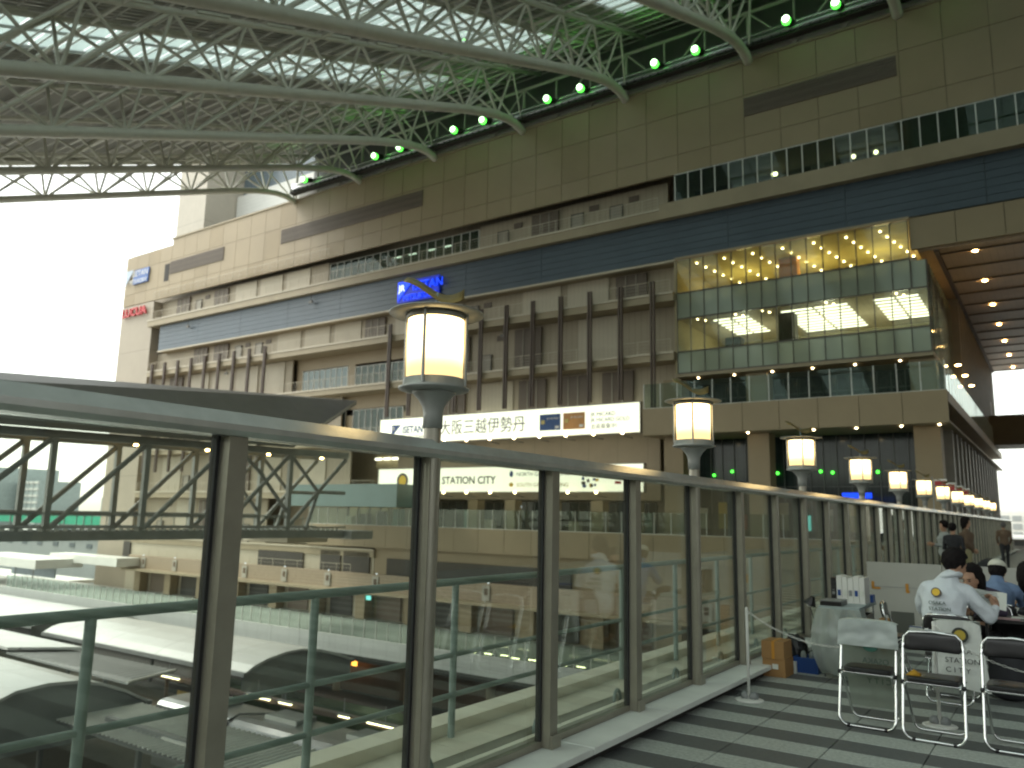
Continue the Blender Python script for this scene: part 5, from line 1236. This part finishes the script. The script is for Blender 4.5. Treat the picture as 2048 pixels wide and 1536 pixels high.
# ================================================================== NEAR FURNITURE
def chair(label, x, y, rz=0., bag=None):
    """folding pipe chair, front facing -Y"""
    C_ = root('folding_chair', label, 'folding chair', (x, y, 0), 'folding chairs by the reception tables', rz=math.radians(rz))
    M0 = W[C_]
    def T(a, b_, c): return tuple(M0 @ V((a, b_, c)))
    w_ = .205
    def loop(zt, yb, yt, rc, wd):
        P_ = []
        P_.append(T(-wd, yt, zt))
        for t in (0, .5, 1): P_.append(T(-wd, yt + (yb - yt) * (.02 + .90 * t), zt + (.09 - zt) * (.02 + .98 * t)))
        for a in range(1, 6): an = a / 5 * math.pi / 2; P_.append(T(-wd + rc * (1 - math.cos(an)), yb, .014 + rc * (1 - math.sin(an))))
        for a in range(0, 5): an = a / 5 * math.pi / 2; P_.append(T(wd - rc * (1 - math.sin(an)), yb, .014 + rc * (1 - math.cos(an))))
        for t in (1, .5, 0): P_.append(T(wd, yt + (yb - yt) * (.02 + .90 * t), zt + (.09 - zt) * (.02 + .98 * t)))
        P_.append(T(wd, yt, zt)); return P_
    P1 = loop(.64, 0, .20, .07, w_)
    # top arch of long loop carries the back rest
    top = [T(-w_, .21, .66), T(-w_ + .01, .215, .72), T(-w_ + .045, .22, .755), T(0, .23, .765), T(w_ - .045, .22, .755), T(w_ - .01, .215, .72), T(w_, .21, .66)]
    tube('long_frame', C_, M_chrome, P1 + top[::-1], .0115, 8, True)
    tube('short_frame', C_, M_chrome, loop(.40, .36, .06, .06, w_ - .022), .0105, 8)
    rod('front_bar', C_, M_chrome, T(-w_, .09, .40), T(w_, .09, .40), .010, 10)
    rod('rear_bar', C_, M_chrome, T(-w_ + .03, .36, .385), T(w_ - .03, .36, .385), .009, 8)
    for sx in (-1, 1): rod('seat_link', C_, M_chrome, T(sx * (w_ - .012), .09, .405), T(sx * (w_ - .012), .38, .40), .007, 6); ball('pivot', C_, M_black, T(sx * w_, .085, .40), .017); ball('foot_cap', C_, M_black, T(sx * (w_ - .07), 0, .014), (.02, .014, .016))
    # padded seat and back rest
    def pad(name, nx, ny, fn):
        bm = bmesh.new(); bmesh.ops.create_cube(bm, size=2); bmesh.ops.subdivide_edges(bm, edges=bm.edges[:], cuts=7, use_grid_fill=True)
        for v_ in bm.verts:
            p = v_.co; px, py, pz = p
            q = (abs(px) ** 5 + abs(py) ** 5) ** .2
            if q > 1: px /= q ** .8; py /= q ** .8
            edge = max(0, 1 - max(abs(px), abs(py)) ** 4)
            v_.co = fn(px, py, pz * (.35 + .65 * edge ** .5))
        me = bpy.data.meshes.new(name); bm.to_mesh(me); bm.free(); me.materials.append(M_black)
        for q in me.polygons: q.use_smooth = True
        return put(bpy.data.objects.new(name, me), C_)
    pad('seat', 1, 1, lambda a, b_, c: V(T(a * .185, .225 + b_ * .17, .425 + c * .022)))
    pad('backrest', 1, 1, lambda a, b_, c: V(T(a * .197, .215 - c * .020 + .02 * (1 - a * a) + .01 * b_, .685 + b_ * .070 + .010 * (1 - a * a))))
    return C_
chair('folding chair draped with a clear plastic bag, left of the front three', -1.385, 6.93, 0)
chair('uncovered black folding chair in the middle of the front three', -.905, 6.80, 0)
chair('black folding chair at the right edge with chrome side hook', -.38, 6.84, 0)
chair('black folding chair under the person in the white jacket, covered by a white tote', -.95, 8.68, 178)
chair('black folding chair with papers and a blue strap, left of the seated person in white', -1.42, 9.35, 95)
chair('folding chair under the person in the blue shirt', -.69, 10.3, 180)
chair('folding chair under the long-haired person behind the table', -.73, 9.78, 0)
s = root('paper_bundle', 'pale papers with a blue strap lying on the chair left of the seated person', 'papers', (-1.30, 9.35, .45)); box('papers', s, M_paper, -1.40, -1.22, 9.25, 9.5, .45, .53); box('strap', s, M_bluep, -1.41, -1.21, 9.34, 9.40, .531, .537)
s = root('yellow_wedge', 'small orange-yellow cloth lying on the seat of the middle front chair', 'cloth', (-1.04, 6.95, .45))
mesh('cloth', s, mat('ochre_cloth', (.50, .27, .02), .8), [(-1.09, 6.90, .447), (-.985, 6.92, .447), (-1.0, 7.05, .447), (-1.08, 7.04, .447), (-1.04, 6.97, .487)], [(0, 1, 4), (1, 2, 4), (2, 3, 4), (3, 0, 4), (3, 2, 1, 0)], True)
# polythene cover over chair 1
def sheetgrid(name, parent, m, nx, nz, fn, th=.0016):
    v = []; f = []
    for k in (0, 1):
        for i in range(nx + 1):
            for j in range(nz + 1):
                p = V(fn(i / nx, j / nz)); v.append((p.x, p.y + k * th, p.z))
    o = (nx + 1) * (nz + 1)
    for i in range(nx):
        for j in range(nz):
            a = i * (nz + 1) + j; q = (a, a + nz + 1, a + nz + 2, a + 1); f.append(q); f.append(tuple(o + t for t in reversed(q)))
    return mesh(name, parent, m, v, f, True)
s = root('chair_cover', 'milky plastic bag with mirrored station lettering over the left front chair', 'plastic bag', (-1.385, 7.1, .4))
from mathutils import noise as _ns
wr = lambda u, v_: .016 * _ns.noise((u * 3.1, v_ * 2.3, .5)) + .008 * _ns.noise((u * 8 + 3, v_ * 4, 2.)) + .004 * _ns.noise((u * 15, v_ * 11, 5.))
G_cov = glass('milky_polythene', (.72, .76, .74), 1.0, .3, .85, (.78, .83, .82))
G_cov2 = glass('thin_milky_polythene', (.80, .84, .80), 1.0, .3, .45, (.60, .64, .58))
sheetgrid('front_sheet', s, G_cov, 20, 14, lambda u, v_: (-1.385 + (u - .5) * (.44 + .02 * v_), 7.105 - .02 * v_ + wr(u, v_), .80 - .20 * v_ - .02 * (2 * u - 1) ** 4 * (1 - v_)))
sheetgrid('lower_sheet', s, G_cov2, 20, 20, lambda u, v_: (-1.385 + (u - .5) * (.43 - .02 * v_), 7.13 + .25 * v_ ** .7 + wr(u, v_), .60 - .52 * v_))
sheetgrid('top_fold', s, G_cov, 14, 4, lambda u, v_: (-1.385 + (u - .5) * .44, 7.11 + .08 * v_, .80 + .012 * math.sin(math.pi * v_) - .02 * (2 * u - 1) ** 4))
for tx_, z, sz in (('OSAKA', .455, .062), ('C I T Y', .29, .062)):
    text('mirrored_lettering', s, M_inkg, tx_, Matrix.Translation((-1.25, 7.20 if z > .4 else 7.27, z)) @ RX90 @ Matrix.Diagonal((-1, 1, 1, 1)), sz, .002)
mesh('print_arc', s, mat('green_print', (.03, .12, .09), .5), [(-1.37 + .06 * math.cos(a) * k, 7.112, .60 - .04 * math.sin(a) * k) for k in (1, .0) for a in [math.pi * i / 10 for i in range(11)]], [(i, i + 1, 12 + i, 11 + i) for i in range(10)])
# tote on the seated person's chair
s = root('tote_bag', 'big white tote with dark ring emblem hung behind the middle front chair', 'tote bag', (-.87, 8.2, .2))
M_tote = mat('tote_fabric', (.56, .58, .55), .7, var=.06, vs=6, bump=.5, bs=9)
sheetgrid('front_cloth', s, M_tote, 20, 24, lambda u, v_: (-.87 + (u - .5) * (.37 + .09 * v_) + .015 * v_, 8.26 - .05 * v_ + 1.1 * wr(u, v_), .74 - .57 * v_ - .03 * (2 * u - 1) ** 6 * (1 - v_) + .012 * math.sin(5 * u) * v_), .003)
sheetgrid('back_cloth', s, M_tote, 12, 8, lambda u, v_: (-.87 + (u - .5) * .37, 8.27 + .12 * v_, .74 + .012 * math.sin(math.pi * v_) - .1 * v_ * v_))
disc('emblem_ring', s, mat('ring_dark', (.03, .035, .03), .5), (-.84, 8.232, .62), .066, .045, .004, 30); disc('emblem_disc', s, mat('emblem_ochre', (.40, .30, .04), .5), (-.84, 8.233, .62), .045, .001, .003, 30)
for i, tx_ in enumerate(('OSAKA', 'STATION', 'C I T Y')): text('tote_lettering', s, M_ink, tx_, Matrix.Translation((-.965, 8.192, .47 - .082 * i)) @ RX90, .062, .002, sx=1.05)
# stanchions with chain
def stanchion(label, x, y):
    s = root('chain_post', label, 'chain post', (x, y, 0), 'white chain posts')
    lathe('base_plate', s, M_white, [(.125, 0), (.128, .008), (.11, .014), (.02, .018)], (x, y, 0), 32)
    lathe('pole', s, M_white, [(.0135, .01), (.0135, .80), (.008, .808)], (x, y, 0), 14)
    for a in (0, math.pi): ball('base_weight', s, M_grey, (x + .035 * math.cos(a), y + .02, .035), (.045, .05, .04))
    tube('hook', s, M_white, [(x, y - .012, .765), (x + .02, y - .02, .775), (x + .03, y - .02, .76), (x + .02, y - .02, .745)], .004, 6)
    return s
stanchion('white chain post standing on the paving near the cardboard boxes', -2.44, 7.32)
stanchion('white chain post whose round base shows through the middle front chair', -.94, 7.42)
stanchion('white chain post just outside the right edge of the view', .55, 7.5)
def chain(label, pts):
    s = root('plastic_chain', label, 'chain', pts[0], 'white plastic chains')
    # resample
    P = [V(p) for p in pts]; out = []
    fine = []
    for i in range(len(P) - 1):
        p0 = P[max(i - 1, 0)]; p1 = P[i]; p2 = P[i + 1]; p3 = P[min(i + 2, len(P) - 1)]
        for k in range(20):
            t = k / 20; fine.append(.5 * ((2 * p1) + (-p0 + p2) * t + (2 * p0 - 5 * p1 + 4 * p2 - p3) * t * t + (-p0 + 3 * p1 - 3 * p2 + p3) * t ** 3))
    d = 0; step = .028; last = fine[0]; res = [last]
    for q in fine[1:]:
        d += (q - last).length; last = q
        if d >= step: res.append(q); d = 0
    b0 = MB(); b0.tube([(math.cos(a) * .012 * (1.5 if True else 1), 0, math.sin(a) * .008) for a in [i * math.pi / 5 for i in range(10)]], .0026, 5, True)
    me = bpy.data.meshes.new('chain_link'); me.from_pydata(b0.v, [], b0.f); me.materials.append(M_white); [setattr(p, 'use_smooth', True) for p in me.polygons]
    for i in range(len(res) - 1):
        a, c = res[i], res[i + 1]; dd = (c - a)
        M = Matrix.Translation((a + c) / 2) @ dd.to_track_quat('X', 'Z').to_matrix().to_4x4() @ Matrix.Rotation(math.radians(90 * (i % 2) + 20), 4, 'X')
        put(bpy.data.objects.new('chain_link', me), s, M)
chain('white plastic chain sagging from the left post behind the covered chair', [(-2.41, 7.31, .76), (-2.20, 7.33, .64), (-1.90, 7.36, .545), (-1.60, 7.38, .54), (-1.25, 7.40, .62), (-.96, 7.40, .76)])
chain('white plastic chain running from the middle post to the right edge', [(-.92, 7.42, .76), (-.70, 7.43, .60), (-.45, 7.44, .505), (-.2, 7.46, .47), (.1, 7.47, .52), (.53, 7.49, .76)])
# right table
s = root('reception_table', 'long dark folding table in front of the seated people', 'table', (-.2, 9.3, 0), 'reception tables')
box('table_top', s, M_black, -.80, 1.3, 9.12, 9.62, .665, .695)
for x in (-.70, 1.15):
    for y in (9.17, 9.57): rod('leg', s, M_black, (x, y, .0), (x, y, .665), .014, 8)
box('modesty_panel', s, M_dk, -.70, 1.2, 9.585, 9.595, .30, .66)
s = root('table_papers', 'pinkish papers spread on the dark table beside the elbow', 'papers', (-.5, 9.2, .69)); box('sheet', s, mat('pink_paper', (.50, .33, .34), .7), -.62, -.42, 9.15, 9.35, .696, .70); box('sheet', s, M_paper, -.50, -.33, 9.3, 9.45, .70, .704); box('blue_pad', s, M_bluep, -.38, -.24, 9.16, 9.28, .701, .725)
s = root('dark_holdall', 'dark cloth bag standing under the reception table beside the tote', 'bag', (-.5, 8.9, 0))
lathe('bag_body', s, M_dk, [(.10, 0), (.17, .04), (.18, .2), (.15, .36), (.11, .46), (.04, .49)], (-.53, 8.98, 0), 16)
# left table with files
s = root('side_table', 'small white side table with grey top at the glass fence', 'table', (-2.0, 9.3, 0), 'reception tables')
box('table_top', s, mat('pale_blue_top', (.32, .38, .38), .5), -2.20, -1.80, 8.90, 9.80, .69, .72)
for x in (-2.17, -1.83):
    for y in (8.94, 9.76): rod('leg', s, M_chrome, (x, y, 0), (x, y, .69), .012, 8)
s = root('crate_stack', 'dark open crates stacked under the side table', 'crates', (-1.93, 9.4, 0))
for k in range(4):
    b = MB(); z = .01 + .155 * k
    b.box(-2.05, -1.82, 9.15, 9.75, z, z + .01); b.box(-2.05, -2.04, 9.15, 9.75, z + .01, z + .13); b.box(-1.83, -1.82, 9.15, 9.75, z + .01, z + .13); b.box(-2.04, -1.83, 9.15, 9.16, z + .01, z + .09); b.box(-2.04, -1.83, 9.74, 9.75, z + .01, z + .13)
    o = b.build('crate', s, M_black); box('crate_content', o, [M_inkg, M_grey, M_purple, M_grey][k], -2.03, -1.84, 9.18, 9.72, z + .012, z + .10)
s = root('document_tray', 'black flat tray on the near end of the side table', 'tray', (-2.05, 9.0, .72)); box('tray', s, M_black, -2.19, -1.98, 8.93, 9.22, .721, .76); box('tray_lid', s, M_grey, -2.19, -1.98, 8.93, 9.22, .765, .775)
s = root('magazine_files', 'row of white magazine files and leaflets standing on the side table', 'files', (-2.0, 9.5, .72))
for i in range(6):
    x = -2.17 + .058 * i; o = box('file', s, M_white if i else M_black, x, x + .054, 9.35, 9.62, .721, .985 + .012 * ((i * 2) % 3)); box('file_label', o, [M_grey, M_bluep, M_paper][i % 3], x + .012, x + .042, 9.344, 9.349, .80, .86)
for i in range(5): box('black_divider', s, M_ink, -2.168, -2.12, 9.343, 9.349, .75 + .045 * i, .765 + .045 * i)
s = root('blue_box', 'small blue box behind the magazine files', 'box', (-1.8, 9.72, .72)); box('box_body', s, M_bluep, -1.88, -1.80, 9.64, 9.76, .721, .80)
s = root('polythene_sheet', 'big clear polythene bag hanging from the end of the side table', 'plastic bag', (-2.0, 8.8, .1))
G_poly = glass('clear_polythene_sheet', (.82, .85, .83), 1.0, .3, .36, (.75, .80, .77))
sheetgrid('front_film', s, G_poly, 24, 24, lambda u, v_: (-2.00 + (u - .5) * (.42 + .12 * math.sin(math.pi * min(1, v_ * .9))) + .03 * v_, 8.88 - .14 * math.sin(math.pi * v_ * .8) + 2.2 * wr(u, v_), .70 - .60 * v_ - .05 * (1 - (2 * u - 1) ** 2) * v_))
sheetgrid('side_film', s, G_poly, 10, 20, lambda u, v_: (-1.80 + .07 * v_ + 1.5 * wr(u, v_), 8.88 + .3 * u - .05 * v_, .70 - .5 * v_ * (1 - .4 * u)))
sheetgrid('bag_bottom', s, G_poly, 16, 6, lambda u, v_: (-1.98 + (u - .5) * .42, 8.80 + .22 * v_, .09 - .05 * math.sin(math.pi * v_) + wr(u, v_)))
s = root('cardboard_box', 'lower cardboard box with white label beside the white kerb', 'cardboard box', (-2.58, 8.7, 0), 'two stacked cardboard boxes'); box('box_body', s, M_card, -2.70, -2.47, 8.56, 8.86, .002, .178); box('label', s, M_paper, -2.60, -2.54, 8.555, 8.559, .08, .13)
s = root('cardboard_box', 'upper cardboard box strapped with clear tape on top of the other', 'cardboard box', (-2.58, 8.7, .18), 'two stacked cardboard boxes'); box('box_body', s, M_card, -2.705, -2.475, 8.55, 8.84, .18, .355); box('tape', s, M_tape, -2.60, -2.57, 8.546, 8.549, .18, .355); box('tape', s, M_tape, -2.60, -2.57, 8.55, 8.84, .356, .358)
s = root('black_bag', 'shiny black bag slumped behind the cardboard boxes', 'bag', (-2.58, 9.25, 0))
bm = bmesh.new(); bmesh.ops.create_icosphere(bm, subdivisions=4, radius=1)
for v_ in bm.verts:
    q = v_.co.copy(); n_ = 1 + .10 * math.sin(q.x * 7 + q.z * 5) + .07 * math.sin(q.y * 13 + q.x * 9) + .04 * math.sin(q.z * 21)
    v_.co = V((-2.56 + q.x * .13 * n_, 9.25 + q.y * .17 * n_, max(.003, .16 + q.z * .19 * n_)))
me = bpy.data.meshes.new('bag_body'); bm.to_mesh(me); bm.free(); me.materials.append(mat('black_polythene', (.012, .012, .014), .28)); [setattr(q, 'use_smooth', True) for q in me.polygons]; put(bpy.data.objects.new('bag_body', me), s)
s = root('blue_crate', 'bright blue plastic crate on the paving behind the small white bag', 'crate', (-2.38, 9.1, 0))
b = MB(); b.box(-2.50, -2.25, 8.98, 9.25, .002, .012); b.box(-2.50, -2.485, 8.98, 9.25, .012, .16); b.box(-2.265, -2.25, 8.98, 9.25, .012, .16); b.box(-2.485, -2.265, 8.98, 8.995, .012, .16); b.box(-2.485, -2.265, 9.235, 9.25, .012, .16); b.build('crate_body', s, M_bluep)
ball('glass_jar', s, G_bag, (-2.42, 9.08, .17), (.03, .03, .05)); ball('glass_jar', s, G_bag, (-2.34, 9.1, .17), (.03, .03, .05))
s = root('white_carton', 'little white printed carton between the cardboard boxes and the blue crate', 'carton', (-2.5, 8.98, 0)); box('carton', s, M_paper, -2.53, -2.455, 8.88, 8.94, .002, .12); box('print', s, mat('grey_print', (.30, .34, .36), .6), -2.51, -2.47, 8.876, 8.879, .03, .09)
s = root('desk_lamp', 'little desk lamp with dark shade on a bent stand by the fence', 'desk lamp', (-2.43, 9.7, 0))
tube('stand', s, M_chrome, [(-2.43, 9.7, .01), (-2.43, 9.7, .30), (-2.45, 9.68, .50), (-2.47, 9.62, .62), (-2.45, 9.6, .70)], .008, 8)
lathe('lamp_base', s, M_black, [(.08, 0), (.08, .012), (.02, .02)], (-2.43, 9.7, 0), 20)
v = []; f = []; n = 18
for k, (rr_, d_) in enumerate(((.022, 0), (.035, .03), (.065, .08), (.07, .10))):
    for j in range(n):
        a = 2 * math.pi * j / n; v.append(V((-2.44, 9.6, .72)) + Matrix.Rotation(math.radians(25), 3, 'Y') @ V((rr_ * math.cos(a), rr_ * math.sin(a), -d_ + .03)))
for k in range(3):
    for j in range(n): f.append((k * n + j, k * n + (j + 1) % n, (k + 1) * n + (j + 1) % n, (k + 1) * n + j))
f.append(tuple(range(n))); mesh('lamp_shade', s, M_black, v, f, True); ball('bulb', s, M_white, (-2.475, 9.6, .655), .028)
# partition boards
for i, (x0, x1, lab) in enumerate(((-2.30, -1.385, 'left white partition board with orange tape strips behind the tables'), (-1.375, -.47, 'middle white partition board behind the seated people'), (-.46, .45, 'right white partition board behind the person in the cap'))):
    s = root('partition_board', lab, 'partition board', (x0, 12, 0), 'white partition boards')
    box('board', s, M_board, x0, x1, 12.0, 12.03, .03, 1.06); box('board_seam', s, M_grey, x0 + .01, x1 - .01, 11.994, 11.999, .735 - .03 * i, .740 - .03 * i)
    for x in (x0 + .05, x1 - .05): box('foot', s, M_grey, x - .02, x + .02, 11.8, 12.25, 0, .03)
    if i == 0:
        for bx_ in ((-2.245, -2.215, .71, .80), (-2.245, -2.14, .70, .725), (-1.825, -1.79, .69, .79), (-1.82, -1.78, .67, .70)): box('tape_strip', s, M_tape, bx_[0], bx_[1], 11.988, 11.993, bx_[2], bx_[3])
s = root('felt_screen', 'grey flat panel leaning against the white partition boards', 'panel', (-1.8, 11.6, 0)); box('panel', s, mat('grey_felt', (.11, .115, .10), .85), -1.95, -1.68, 11.55, 11.58, .002, .46)
s = root('cardboard_sheet', 'narrow brown cardboard carton beside the grey leaning panel', 'carton', (-1.95, 10.8, 0)); box('carton', s, M_card, -1.95, -1.84, 10.75, 10.9, .002, .44)
s = root('dark_bundle', 'dark rounded bundle lying at the foot of the far fence', 'bundle', (-2.1, 30, 0))
lathe('bundle', s, M_dk, [(.45, 0), (.44, .15), (.36, .33), (.22, .46), (.06, .52)], (-2.15, 31, 0), 18)

finish()
